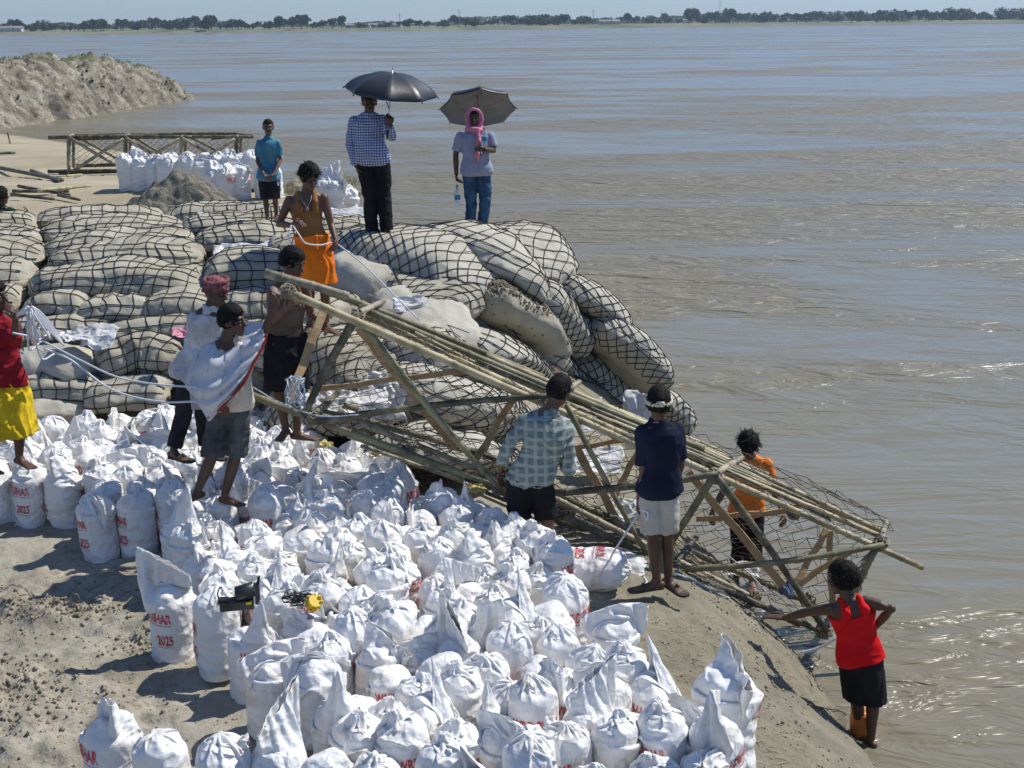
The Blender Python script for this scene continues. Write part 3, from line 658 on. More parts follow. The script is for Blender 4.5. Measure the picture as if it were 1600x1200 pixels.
class BigBag:
    def __init__(s, pts, W, T, seed, lift=0):
        P=[PD(u,v,(q[0] if q else dface(u,v))+T*.3+lift) for u,v,*q in pts]
        if len(P)==2: P=[P[0],(P[0]+P[1])/2+Vector((0,0,.04)),P[1]]
        C=np.array([list(p) for p in cat_rom(P,14)]); dd=np.r_[0,np.cumsum(np.linalg.norm(np.diff(C,axis=0),axis=1))]
        s.L=dd[-1]; s.W=W; s.T=T; s.seed=seed; t=np.linspace(0,1,60)
        s.C=np.stack([np.interp(t*s.L,dd,C[:,k]) for k in range(3)],-1); s.t=t; s.origin=s.C.mean(0).copy(); s.origin[2]-=T*.5
    def ev(s, t, b, off=0):
        t=np.asarray(t,dtype=float); b=np.asarray(b,dtype=float)
        def cl(tt): return np.stack([np.interp(tt,s.t,s.C[:,k]) for k in range(3)],-1)
        c=cl(t); ax=cl(np.clip(t+.02,0,1))-cl(np.clip(t-.02,0,1)); ax/=np.linalg.norm(ax,axis=-1,keepdims=True)+1e-9
        w=np.cross(np.array([0,0,1.]),ax); w/=np.linalg.norm(w,axis=-1,keepdims=True)+1e-9; n=np.cross(ax,w)
        q=np.abs(2*t-1); e=np.clip(1-q**6.5,0,1)**.5; e=np.maximum(e,.02)
        cb,sb=np.cos(b),np.sin(b); y=np.sign(cb)*np.abs(cb)**.75; z=np.sign(sb)*np.abs(sb)**.85
        ew=np.maximum(e**.6,.04)
        wob=1+.18*vnoise(np.stack([t*s.L*1.7+s.seed*3.1,cb*.7,sb*.7],-1),s.seed)
        fin=.035*np.exp(-((np.abs(cb)-1)/.012)**2)
        P=c+w*((s.W/2*ew*wob*y+np.sign(cb)*fin*np.minimum(1,e*1.5))[...,None])+n*((s.T/2*e*wob*z)[...,None])
        N_=w*((y/s.W)[...,None])+n*((z/s.T)[...,None])+ax*(((2*t-1)**5/s.L*1.5)[...,None]); N_/=np.linalg.norm(N_,axis=-1,keepdims=True)+1e-9
        qq=P*np.array([1,1,1.]); 
        d=.055*fbm(qq*2.0+s.seed*7,s.seed,3)+.024*(ridged(np.stack([qq[...,0]*5+qq[...,2]*3,qq[...,1]*4,qq[...,2]*7],-1)+s.seed,s.seed+5,2)-.4)
        pl=.012*np.sin(b*17+s.seed)*sstep((q-.72)/.25)       # gathers at the ends
        return P+N_*((d+pl+off)[...,None])
    def mesh(s):
        nt,nb=56,40; t=np.linspace(0,1,nt); t=.5-.5*np.cos(np.pi*t)*(.82+.18*np.abs(np.cos(np.pi*t)))
        t=(t-t[0])/(t[-1]-t[0]); T_,B_=np.meshgrid(t,np.linspace(0,2*np.pi,nb,endpoint=False),indexing='ij')
        return mesh_np('sack',s.ev(T_,B_)-s.origin,grid_faces(nt,nb,True))
    def net(s, kind, cell=.125):
        g=Geo(); per=2*(s.W+s.T)*.8; r=.0062; rg=random.Random(s.seed)
        def line(t,b):
            t=np.clip(np.asarray(t),0.03,.97); b=np.asarray(b); t=t+.012*np.sin(b*3+s.seed)
            wv=vnoise(np.stack([t*s.L*2.2,b*1.1],-1),s.seed+9)*.085
            P=s.ev(np.clip(t+wv/s.L*.8,.02,.98),b+wv*1.2,.009)-s.origin; g.tube(P,r,3,False)
        nb=max(4,int(per/cell)); ntc=max(4,int(s.L/(cell*1.15)))
        if kind=='r':
            for k in range(1,ntc):
                t0=k/ntc+rg.gauss(0,.008); b=np.linspace(-.7,np.pi+.7,22); line(np.full(22,t0),b)
            for k in range(nb):
                b0=-.6+(np.pi+1.2)*k/max(1,int(nb*.62)-1)
                if b0>np.pi+.7: break
                t=np.linspace(.02,.98,34); line(t,np.full(34,b0+rg.gauss(0,.05)))
        else:
            k_=2*np.pi/ max(.8,s.L/ .95)
            n=int(s.L/cell)+int(nb*.8)
            for sg in (1,-1):
                for k in range(-int(nb*.5),n):
                    b=np.linspace(-.8,np.pi+.8,26); t=k*cell*1.1/s.L+sg*(b-np.pi/2)*per/(2*np.pi)/s.L*.62
                    m=(t>.02)&(t<.98)
                    if m.sum()>3: line(t[m],b[m])
        return g.mesh('rope_net')
STACKED=[
 ([(-110,362),(60,354)],.95,.34,'r',0,'pale netted big bag at the left frame edge, rearmost of the left column'),
 ([(-120,384),(66,378)],.95,.36,'r',0,'pale netted big bag at the left edge, second row from the back'),
 ([(-120,408),(72,402)],.9,.36,'r',0,'pale netted big bag at the left edge, third row from the back'),
 ([(-130,440),(52,434)],.9,.45,'r',0,'netted big bag at the left edge facing the white sandbags, upper front'),
 ([(-130,480),(35,474)],.8,.36,'r',0,'netted big bag at the left edge under the upper front one'),
 ([(58,350),(255,344)],.9,.34,'r',0,'netted big bag just in front of the grey sand heap, left side'),
 ([(66,368),(292,362)],.95,.36,'r',0,'wide netted big bag second behind the front edge row, left of centre'),
 ([(72,389),(308,384)],.95,.36,'r',0,'long rippled netted big bag third from the back, left of centre'),
 ([(82,412),(318,402)],.9,.38,'r',0,'arched netted big bag directly behind the longest front one'),
 ([(52,449),(190,440),(330,446)],1.0,.52,'r',0,'longest tan netted big bag on the front edge, square mesh across it'),
 ([(46,487),(142,484)],.7,.34,'r',0,'small grey bag in shade under the left end of the longest tan bag'),
 ([(133,489),(242,486)],.7,.36,'r',0,'small grey bag in shade under the middle of the longest tan bag'),
 ([(230,486),(335,480)],.7,.34,'r',0,'small grey bag in shade under the right end of the longest tan bag'),
 ([(20,520),(190,516)],.8,.34,'r',0,'dark shaded netted bag in the second layer at left'),
 ([(165,519),(330,508)],.8,.34,'r',0,'shaded netted bag in the second layer behind the plastic sheet'),
 ([(262,341),(445,338)],.9,.34,'r',-.07,'netted big bag behind the boy in blue, right of the grey sand heap'),
 ([(283,359),(478,353)],.95,.36,'r',-.05,'netted big bag crossing behind the man in the orange dhoti'),
 ([(303,382),(478,376)],.95,.38,'r',0,'netted big bag with litter on it, above the turbaned man'),
 ([(318,438),(455,430)],1.0,.56,'r',0,'bulging tan bag with a few sagging ropes above the turbaned man'),
 ([(330,488),(478,482)],.8,.40,'r',0,'grey bag in shade behind the turbaned man and the man in dark dhoti'),
 ([(330,525),(480,520)],.8,.36,'r',0,'flattened grey bag low behind the heads of two men'),
 ([(22,572),(95,560),(165,574)],.9,.42,None,0,'plain pale bag without net, topped by the white rope bundle'),
 ([(35,610),(165,606)],.8,.34,'r',0,'dark shaded bag under the plain pale bag at left'),
 ([(20,640),(150,636)],.7,.28,None,0,'flat muddy bag at the foot of the stack behind the yellow dhoti'),
 ([(150,572),(225,548),(300,552)],1.0,.55,'r',0,'sagging netted bag beside the turbaned man with loose diagonal ropes'),
 ([(140,618),(265,612)],.8,.34,'r',0,'dark crushed bag at the foot of the stack left of the turbaned man'),
 ([(300,600),(420,606)],.8,.45,'r',0,'bag in shade behind the legs of the turbaned man'),
 ([(380,545),(500,560)],.9,.5,'r',0,'bag behind the waist of the man in the dark dhoti'),
 ([(475,545),(540,566),(606,610)],1.0,.55,'d',0,'netted tan bag seen through the upper end of the bamboo frame'),
 ([(440,640),(610,650)],.9,.42,'d',0,'shaded bag low behind the upper end of the bamboo frame'),
 ([(430,368),(600,364)],.95,.36,'r',-.12,'netted big bag under the shoes of the man with the raised black umbrella'),
 ([(420,396),(560,392)],.95,.38,'r',0,'netted big bag behind the orange dhoti at knee height'),
 ([(500,425),(560,425),(625,465)],1.0,.62,None,0,'smooth tan bag without net right of the orange dhoti'),
 ([(440,480),(545,505)],.9,.5,'r',0,'grey bag behind the feet of the man in the orange dhoti'),
 ([(525,388),(650,402),(770,470)],1.1,.62,'d',-.18,'long pale netted bag sloping down from under the black umbrella'),
 ([(560,425),(640,432),(705,500)],.9,.45,'d',0,'netted grey bag tucked under the long sloping bag'),
 ([(600,470),(655,490),(715,560)],.9,.45,None,0,'plain pale bag curling down above the bamboo poles'),
 ([(620,540),(700,560),(760,610)],.9,.45,'d',0,'netted bag just above the bamboo pole bundle, middle'),
 ([(585,600),(690,622),(775,668)],1.0,.55,'d',0,'tan bag with folded edge seen through the middle of the bamboo frame'),
 ([(700,535),(760,555),(815,600)],.9,.45,'d',0,'pale netted bag under the earth covered bag'),
 ([(600,680),(700,705),(790,740)],.9,.4,'d',0,'shaded bag under the bamboo frame left of the man in the check shirt'),
 ([(690,650),(800,690)],.9,.4,'d',.2,'crushed bag beside the left shoulder of the man in the check shirt'),
 ([(735,450),(800,490),(842,558)],.85,.5,'e',0,'bag covered with brown earth in the middle of the slope'),
 ([(680,372),(770,396),(850,470)],1.0,.50,'r',-.17,'grey netted bag under the feet of the man in the pink scarf'),
 ([(767,372),(826,392),(878,450)],1.1,.55,'d',.2,'pale bag with tight diamond net at the top right corner of the stack'),
 ([(742,430),(792,470),(816,520)],.8,.45,'r',.2,'dusty netted bag hanging between the earth covered bag and the corner'),
 ([(807,462),(841,482),(888,540)],1.0,.62,'d',0,'fat pale netted bag hanging below the top right corner bag'),
 ([(864,445),(916,470),(951,525)],.9,.42,'d',.4,'pale bag at the river side right of the fat hanging bag'),
 ([(914,495),(966,535),(998,600)],1.0,.55,'d',.1,'outermost rounded netted bag on the river side of the stack'),
 ([(1018,618),(1048,636),(1071,668)],.7,.36,'d',.1,'small white netted bag end at the waterline behind the man in navy'),
 ([(822,550),(846,575),(918,625)],.9,.45,'r',0,'grey netted bag in shade below the fat hanging bag'),
 ([(871,560),(926,595),(998,650)],.9,.5,'d',.1,'grey shaded bag under the outermost rounded bag'),
 ([(807,590),(858,620),(913,670)],.9,.5,'e',-.3,'earth covered bag just above the head of the man in the check shirt'),
 ([(913,630),(958,660),(1008,700)],.9,.42,'d',0,'dark wet bag at the waterline behind the navy polo shirt'),
 ([(792,640),(848,670),(928,720)],.9,.4,'e',-.5,'low earth covered bag behind the poles right of the check shirt'),
]
BB=[]
for i,(pts,W,T_,nk,lift,lab) in enumerate(STACKED):
    W*=1.08; T_*=1.02
    b=BigBag(pts,W,T_,i+3,lift); o=tuple(b.origin)
    root=empty('big_sandbag',o); tag(root,lab,'sandbag','big geotextile sandbags of the bank protection stack')
    m=M_geo if nk=='e' else (M_geo2 if (sum(p[0] for p in pts)/len(pts)>640 or nk is None) else M_geo)
    link('sack',b.mesh(),root,m)
    if nk in('r','d'): link('rope_net',b.net(nk),root,M_rope)
    BB.append(b)
# ---- clods of earth lying on covered bags and ground ----
def clods(name, pts, m, lab, smin=.01, smax=.04, kind='stuff'):
    V=[];F=[];k=0
    base=[Vector((1,0,0)),Vector((-1,0,0)),Vector((0,1,0)),Vector((0,-1,0)),Vector((0,0,1)),Vector((0,0,-1))]; fs=[(0,2,4),(2,1,4),(1,3,4),(3,0,4),(2,0,5),(1,2,5),(3,1,5),(0,3,5)]
    for p in pts:
        s=smin+(smax-smin)*random.random()**3; rot=Matrix.Rotation(random.random()*6,3,'Z')@Matrix.Rotation(random.random()*6,3,'X')
        V+=[tuple(Vector(p)+rot@(q*s*random.uniform(.6,1.2))) for q in base]; F+=[tuple(a+k for a in f) for f in fs]; k+=6
    return tag(link(name,mesh_np(name,V,F,False),m=m),lab,'soil',kind=kind)
cp=[]
for i,(pts,W,T_,nk,lift,lab) in enumerate(STACKED):
    b=BB[i]; n=5200 if nk=='e' else 0
    if not n: continue
    tt=rng.uniform(.0,.98,n)**1.2; bb=rng.normal(1.5,.75,n); kk=vnoise(np.stack([tt*5,bb*1.5+i],-1),i)>(-.25+.7*(tt-.4)); P=b.ev(tt[kk],bb[kk],.004); cp+=[tuple(p) for p in P]
clods('soil_clods',cp,M_dirtbag,'loose brown earth crumbs strewn over the big bags of the slope',.006,.030)
gp=[]
for _ in range(5000):
    x=random.uniform(-4.8,2.6); y=random.uniform(5.6,11.5)
    if vnoise(np.array([[x*1.3,y*1.3]]),5)[0]<-.05 and random.random()<.75: continue
    gp.append((x,y))
zz=ground(np.array([a for a,_ in gp]),np.array([b for _,b in gp]))
M_clod=mat('mud_clod',(.25,.215,.155),(.37,.33,.25),scale=20,rough=.97,bump=.6)
clods('mud_clods',[(x,y,z+.003) for (x,y),z in zip(gp,zz) if z>.12],M_clod,'small dry mud clods scattered over the trodden ground',.003,.015)
hp_=[]
for cx,cy,rx,ry,n in ((-3.55,7.3,.75,.65,2600),(-3.45,8.8,.6,.3,900),(-2.6,8.35,.3,.25,300)):
    for _ in range(n): hp_.append((random.gauss(cx,rx*.5),random.gauss(cy,ry*.5)))
zz=ground(np.array([a for a,_ in hp_]),np.array([b for _,b in hp_]))
clods('heap_clods',[(x,y,z+.004) for (x,y),z in zip(hp_,zz)],M_clod,'crumbly brown soil clods on the low heaps at the lower left',.004,.026)
xs_=np.array([random.uniform(.9,2.8) for _ in range(5200)]); ys2=np.array([random.uniform(6.0,11.4) for _ in range(5200)]); zz=ground(xs_,ys2)
kk=[i for i in range(5200) if .1<zz[i]<.93 and vnoise(np.array([[xs_[i]*2.2,ys2[i]*2.2]]),9)[0]>-.1]
clods('crest_clods',[(xs_[i],ys2[i],zz[i]+.002) for i in kk],M_clod,'crumbs of dry silt along the crest of the mud bank',.003,.020)
# ---- sand heap behind the stack, and scrubby soil lumps ----
def heap(name,u,v,z0,rx,ry,h,m,lab,seed,n=90):
    p=PZ(u,v,z0); a=np.linspace(-1.25,1.25,n); A,Bq=np.meshgrid(a,a); r=np.hypot(A,Bq)
    Z=h*np.clip(1-r**1.3,-.3,1)+h*.28*fbm(np.stack([A*3,Bq*3],-1),seed)+h*.10*fbm(np.stack([A*13,Bq*13],-1),seed+1)
    o=link(name,mesh_np(name,np.stack([A*rx,Bq*ry,Z-.04],-1),grid_faces(n,n)),m=m,loc=tuple(p)); return tag(o,lab,'sand heap')
M_heap=mat('grey_wet_sand',(.17,.155,.125),(.27,.25,.20),scale=6,rough=.97,bump=1,bscale=18,bdist=.04,spec=.05)
heap('sand_heap',283,332,2.55,1.05,.7,.62,M_heap,'dark grey heap of sand with lumps in front of the rear sandbags',3)
M_scrub=mat('scrub_soil',(.16,.145,.10),(.33,.30,.22),scale=9,rough=.95,bump=1,bscale=20,bdist=.05)
heap('soil_mound',527,292,2.5,.34,.35,.36,M_scrub,'ragged soil mound with dry weeds behind the small row of sandbags',5,60)
heap('soil_mound',462,300,2.5,.45,.4,.30,M_scrub,'low dark soil mound with dry weeds left of the small row of sandbags',6,60)
for q,(a,b_,sg,lab) in enumerate([((905,440),(1035,560),.10,'slack black cord trailing along the river side of the stack'),((770,450),(850,560),.12,'slack black cord beside the earth covered bag'),((840,545),(960,600),.12,'loose black cord under the fat hanging bag'),((600,400),(720,530),.08,'slack black cord over the long sloping bag'),((880,560),(1010,650),.1,'loose black cord low on the river side of the stack'),((330,410),(345,470),.0,'short black cord hanging down the bulging tan bag'),((48,448),(52,520),.02,'black cord hanging at the left end of the longest tan bag')]):
    A=PD(a[0],a[1],dface(*a)-.42); B_=PD(b_[0],b_[1],dface(*b_)-.42); g=Geo()
    for r_ in range(3):
        c=cat_rom([A+Vector((random.gauss(0,.04),0,random.gauss(0,.04))),A*.66+B_*.34+Vector((random.gauss(0,.05),0,-sg+random.gauss(0,.05))),A*.33+B_*.67+Vector((random.gauss(0,.05),0,-sg+random.gauss(0,.05))),B_+Vector((random.gauss(0,.05),0,random.gauss(0,.05)))],8)
        g.tube([x-A for x in c],.0055,4)
    tag(link('net_cord',g.mesh('net_cord'),m=M_rope,loc=tuple(A)),lab,'cord')
# ======================= BAMBOO FRAMES =======================
def bamboo_mat(name,a,b,c=None): return mat(name,a,b,scale=5,rough=.55,bump=.3,bscale=18,stretch=(1,1,1),spec=.3,c3=c,c3scale=6,c3lo=.48,c3hi=.62,lo=.4,hi=.62)
M_b=[bamboo_mat('bamboo_yellow',(.40,.33,.18),(.52,.46,.29),(.23,.20,.12)),bamboo_mat('bamboo_green',(.17,.155,.085),(.28,.26,.15),(.12,.11,.065)),
     bamboo_mat('bamboo_dark',(.055,.052,.035),(.13,.12,.08),(.20,.18,.12)),bamboo_mat('bamboo_dry',(.30,.26,.18),(.44,.38,.26),(.16,.14,.10))]
M_plank=mat('split_bamboo',(.36,.23,.11),(.50,.36,.20),scale=8,rough=.65,bump=.3,stretch=(1,1,1))
M_tie=mat('binding_rope',(.20,.17,.13),(.32,.28,.2),scale=30,rough=.9); M_blue=mat('blue_rag',(.05,.08,.16),(.12,.16,.25),scale=20,rough=.8)
def pole_mesh(A,B,r,seed=0,bow=.0):
    A,B=Vector(A),Vector(B); L=(B-A).length; rg=random.Random(seed); g=Geo(); ax=(B-A).normalized(); sd=ax.orthogonal().normalized()
    ts=[];rs=[]; x=0; nodes=[]; q=rg.uniform(.1,.2)
    while q<L: nodes.append(q); q+=rg.uniform(.22,.33)
    xs=sorted([0,L]+[n+d for n in nodes for d in (-.02,-.006,0,.006,.02) if 0<n+d<L])
    for x in xs:
        dn=min([abs(x-n) for n in nodes]+[9]); k=1.16 if dn<.003 else (1.10 if dn<.01 else 1.0)
        ts.append(A+ax*x+sd*bow*math.sin(math.pi*x/L)); rs.append(r*k*(1.08-.2*x/L))
    c=(A+B)/2; g.tube([p-c for p in ts],rs,8); return g.mesh('bamboo_pole'),c
def pole(root,a,b,r,m,name='bamboo_pole',bow=None):
    A=PD(*a);B=PD(*b); sdd=hash((a[0],b[0]))%1000; me,c=pole_mesh(A,B,r,sdd,(random.gauss(0,.02) if bow is None else bow))
    return link(name,me,root,m,c-root.location)
def plank(root,a,b,w,m=None,name='bamboo_slat'):
    A=PD(*a);B=PD(*b); ax=(B-A).normalized(); L=(B-A).length; side=ax.cross(Vector((0,1,0))).normalized(); n=ax.cross(side)
    g=Geo(); k=9; V=[];F=[]
    for i in range(k):
        t=i/(k-1); p=ax*(t-.5)*L+n*.012*math.sin(t*9)+side*.006*math.sin(t*14+a[0]); ww=w*(1+.06*math.sin(t*23+b[0]))
        V+=[p-side*ww-n*.008,p+side*ww-n*.008,p+side*ww*.9+n*.006,p-side*ww*.9+n*.006]
    for i in range(k-1): F+=[(i*4+j,i*4+(j+1)%4,(i+1)*4+(j+1)%4,(i+1)*4+j) for j in range(4)]
    F+=[(3,2,1,0),tuple((k-1)*4+j for j in range(4))]; g.add([tuple(v) for v in V],F)
    return link(name,g.mesh(name,False),root,m or M_plank,(A+B)/2-root.location)
tr=empty('bamboo_frame',PD(780,762,10.0)); tag(tr,'long box frame lashed from bamboo poles and wrapped in wire net, sloping into the river','bamboo frame')
Y0,Y1=10.0,10.6
for a,b,r,m in [((438,451,9.86),(1010,702,10.0),.036,M_b[0]),((700,557,10.02),(1442,887,10.0),.034,M_b[0]),((414,427,10.45),(545,463,10.4),.044,M_b[3]),((500,450,10.5),(850,590,10.5),.036,M_b[1]),
 ((600,494,10.55),(1200,742,10.6),.030,M_b[3]),((760,556,10.45),(1382,832,10.5),.030,M_b[0]),((560,480,10.28),(1100,702,10.3),.033,M_b[1]),((880,630,10.2),(1375,838,10.15),.030,M_b[0]),((640,513,10.65),(1130,706,10.66),.026,M_b[0]),
 ((1010,680,10.4),(1380,826,10.62),.026,M_b[3]),((570,505,10.12),(930,655,10.12),.03,M_b[3]),
 ((391,617,9.98),(800,768,10.0),.035,M_b[1]),((770,757,10.06),(1292,990,10.0),.035,M_b[2]),((380,575,10.6),(560,640,10.6),.036,M_b[1]),((505,640,10.62),(860,745,10.6),.034,M_b[2]),((800,745,10.55),(1262,940,10.6),.036,M_b[1]),
 ((860,792,10.3),(1250,975,10.3),.042,M_b[2]),((560,660,10.3),(900,800,10.3),.03,M_b[3]),((860,775,10.15),(1180,935,10.1),.03,M_b[3]),((1040,880,10.2),(1300,992,10.25),.03,M_b[3]),
 ((557,495,9.93),(478,642,9.93),.038,M_b[2]),((562,500,9.92),(785,768,9.92),.034,M_b[1]),((488,660,9.90),(862,618,9.9),.032,M_b[2]),((885,632,9.93),(1012,868,9.93),.026,M_b[1]),((866,770,9.9),(1122,740,9.9),.035,M_b[2]),
 ((1116,742,9.93),(1042,858,9.93),.036,M_b[1]),((1119,744,9.9),(1292,988,9.9),.035,M_b[2]),((1048,890,9.92),(1380,851,9.92),.032,M_b[1]),((1373,848,9.95),(1333,935,9.98),.036,M_b[1]),
 ((555,492,9.95),(600,470,10.6),.03,M_b[3]),((1115,742,9.95),(1160,715,10.6),.03,M_b[3]),((1375,850,9.95),(1385,815,10.6),.03,M_b[3]),((485,652,9.95),(530,612,10.6),.03,M_b[2]),((780,762,9.95),(835,718,10.6),.03,M_b[2]),((1050,885,9.95),(1090,838,10.6),.03,M_b[2]),((1285,988,9.95),(1310,940,10.6),.03,M_b[2]),((865,622,9.95),(905,597,10.6),.03,M_b[3])]:
    pole(tr,a,b,r*.88,m)
for q in range(14):
    u0=random.uniform(540,980); u1=u0+random.uniform(260,460); u1=min(u1,1390); e=random.uniform(-14,4); d_=random.uniform(10.08,10.6)
    f_=lambda u: 478+(u-545)*(838-478)/(1385-545)+8
    pole(tr,(u0,f_(u0)+e,d_),(u1,f_(u1)+e+random.uniform(-8,8),d_+random.uniform(-.1,.1)),random.uniform(.011,.018),random.choice([M_b[0],M_b[3],M_b[3],M_b[2]]),bow=random.gauss(0,.035))
for q in range(12):
    u0=random.uniform(500,980); u1=u0+random.uniform(150,330); u1=min(u1,1270)
    f_=lambda u: 668+(u-500)*(985-668)/(1285-500)+random.uniform(-14,10)
    pole(tr,(u0,f_(u0),random.uniform(10.1,10.5)),(u1,f_(u1),random.uniform(10.1,10.5)),random.uniform(.012,.022),random.choice([M_b[2],M_b[3],M_plank if False else M_b[0]]),bow=random.gauss(0,.03))
for a,b,w in [((508,478,10.6),(452,625,10.1),.036),((560,512,10.2),(712,700,10.55),.040),((498,608,10.55),(738,578,10.6),.026),((815,600,10.6),(742,722,10.5),.030),((885,702,10.6),(1005,684,10.6),.022),
 ((900,700,10.55),(985,848,10.4),.036),((960,775,10.5),(1000,700,10.6),.028),((1075,738,10.5),(1232,925,10.3),.036),((1088,812,10.6),(1232,798,10.6),.026),((1292,828,10.6),(1240,918,10.4),.030),((1335,858,10.2),(1238,918,10.2),.030),((1296,830,10.62),(1300,945,10.6),.028)]:
    plank(tr,a,b,w)
for (u,v,d) in [(557,496,9.97),(485,652,9.97),(862,620,9.95),(780,762,9.97),(1116,744,9.95),(1050,886,9.95),(1376,849,9.98),(1286,986,9.97),(1262,938,10.55),(720,568,10.2),(960,672,10.2),(1240,800,10.2),(640,700,10.1),(1180,935,10.1),(450,455,9.88)]:
    c=PD(u,v,d)-tr.location; g=Geo()
    for q in range(9):
        rr=.054+.014*random.random(); axv=Vector((random.gauss(0,1),random.gauss(0,.6),random.gauss(0,1))).normalized(); s1=axv.orthogonal().normalized(); s2=axv.cross(s1)
        g.tube([axv*random.gauss(0,.02)+(s1*math.cos(t)+s2*math.sin(t))*rr for t in np.linspace(0,6.3,14)],.0075,4,False)
    link('lashing',g.mesh('lashing'),tr,M_tie,c)
M_wire=mat('net_wire',(.10,.08,.06),(.18,.15,.11),scale=20,rough=.7)
def netquad(g,p00,p10,p01,p11,cu,cv,sag,seed,r=.0038,off=None):
    rg=np.random.default_rng(seed); P00,P10,P01,P11=[np.array(list(p)) for p in (p00,p10,p01,p11)]
    nrm=np.cross(P10-P00,P01-P00); nrm/=np.linalg.norm(nrm); J=rg.normal(0,.22,(cu*2+3,cv+3,2)); Z=rg.normal(0,.022,(cu*2+3,cv+3))
    def pt(i,j,odd):
        s=(i+J[i,j,0]*.8)/(cu*2+1); t=(j+(.5 if odd else 0)+J[i,j,1]*.6)/(cv+.5); t=min(max(t,0),1)
        return P00*(1-s)*(1-t)+P10*s*(1-t)+P01*(1-s)*t+P11*s*t+nrm*(sag*np.sin(np.pi*s)*np.sin(np.pi*t)+Z[i,j])+np.array([0,0,-abs(sag)*.4*np.sin(np.pi*t)])
    for i in range(cu*2+1):
        for j in range(cv):
            a=pt(i,j,i%2); ofs=[(0 if (i%2==0) else 1)]
            b=pt(i+1,j,(i+1)%2); g.tube([a,b],r,3,False)
            if i%2==0 and j>0: b=pt(i+1,j-1,1); g.tube([a,b],r,3,False)
def N3(u,v,d): return PD(u,v,d)-tr.location
g=Geo()
netquad(g,N3(557,480,10.65),N3(1380,818,10.68),N3(490,640,10.66),N3(1262,945,10.66),26,7,.06,1)
netquad(g,N3(557,490,9.97),N3(1380,845,9.97),N3(570,465,10.7),N3(1392,805,10.7),26,6,-.05,2)
netquad(g,N3(900,700,10.5),N3(1385,825,10.75),N3(900,850,10.5),N3(1300,985,10.6),16,7,.08,3,.0034)
netquad(g,N3(1376,848,9.98),N3(1392,812,10.68),N3(1320,975,9.98),N3(1318,930,10.66),5,7,.05,4)
netquad(g,N3(488,655,9.96),N3(1286,990,9.96),N3(535,615,10.66),N3(1310,945,10.66),26,6,.10,5)
netquad(g,N3(557,500,9.97),N3(870,625,9.97),N3(490,650,9.97),N3(790,765,9.97),9,7,.08,6,.0032)
netquad(g,N3(1000,660,10.6),N3(1392,812,10.75),N3(1010,640,10.7),N3(1340,775,10.6),14,3,.10,7)
w_=link('wire_net',g.mesh('wire_net'),tr,M_wire)
g=Geo(); c=PD(1228,925,10.1)-tr.location
for q in range(7):
    g.tube([c+Vector((.05*math.cos(t+q)+random.gauss(0,.008),.06*math.sin(t),.045*math.sin(t*2+q)+q*.006)) for t in np.linspace(0,6.3,12)],.010,5,False)
link('rag_knot',g.mesh('rag_knot'),tr,M_blue)
# far frame on the sand
D0=33.0
def far_frame():
    root=empty('bamboo_frame',PD(110,270,D0)); tag(root,'second bamboo box frame standing on the sand behind the rear sandbags','bamboo frame')
    tb={}
    us=[108,196,283,370]
    for a,b in [((75,268,D0),(330,268,D0)),((92,270,D0+.05),(390,267,D0+.1)),((76,215,D0),(300,214,D0)),((105,217,D0+.06),(392,214,D0)),((110,212,D0+.9),(395,211,D0+.9)),((180,213,D0+.5),(380,209,D0+.4)),((120,259,D0+.9),(392,257,D0+.9)),((330,216,D0+.1),(396,214,D0+.1))]:
        pole(root,a,b,.045,M_b[2],bow=.03)
    for i,u in enumerate(us):
        pole(root,(u,213,D0),(u,271,D0),.05,M_b[2] if i%2 else M_b[3]); pole(root,(u+7,211,D0+.9),(u+7,262,D0+.9),.045,M_b[3])
        pole(root,(u,214,D0-.05),(u+7,211,D0+.95),.04,M_b[3])
    for i in range(3):
        u0,u1=us[i],us[i+1]
        pole(root,(u0+2,216,D0-.06),(u1-2,266,D0-.06),.04,M_b[3]); pole(root,(u0+8,266,D0-.1),(u1-3,217,D0-.1),.042,M_b[3])
        pole(root,(u0+12,213,D0+.95),(u1+5,258,D0+.95),.035,M_b[1])
    g=Geo(); o=root.location
    netquad(g,PD(108,214,D0+.02)-o,PD(390,213,D0+.02)-o,PD(108,269,D0+.02)-o,PD(390,267,D0+.02)-o,24,6,.03,11,.006)
    link('wire_net',g.mesh('wire_net'),root,M_wire)
far_frame()
# loose poles on the sand at left
for i,(a,b,h,lab) in enumerate([((2,268),(98,285),.05,'pair end of a dark pole lying on the sand left of the far frame'),((50,276),(92,286),.12,'short dark pole lying against the longer one on the sand'),((-10,243),(24,241),.03,'short dark pole lying at the left edge above the others'),((12,212),(16,226),.0,'short stick standing in the sand at far left'),
   ((20,307),(108,300),.04,'thin dry pole in the loose pile on the sand'),((18,313),(85,316),.05,'dark pole at the bottom of the loose pile on the sand'),((60,308),(142,298),.06,'light slat with pale end pointing right in the loose pile'),((92,312),(125,317),.03,'short dark stick right of the loose pile'),((105,279),(128,275),.02,'short pale slat lying by the far frame'),((30,304),(110,309),.08,'thin pole crossing the loose pile')]):
    def gp_(u,v):
        z=2.0
        for _ in range(6):
            p=PZ(u,v,z); z=float(ground(np.array([p.x]),np.array([p.y]),False)[0])
        return Vector((p.x,p.y,z))
    A=gp_(*a);B=gp_(*b)
    if i==3: A=B+Vector((-.05,0,.45))
    me,c=pole_mesh(A+Vector((0,0,.05+h)),B+Vector((0,0,.05)),.045 if i in(0,1,2) else .028,i)
    tag(link('loose_pole',me,m=M_b[0] if 'pale' in lab or 'light' in lab else M_b[2],loc=tuple(c)),lab,'bamboo pole')
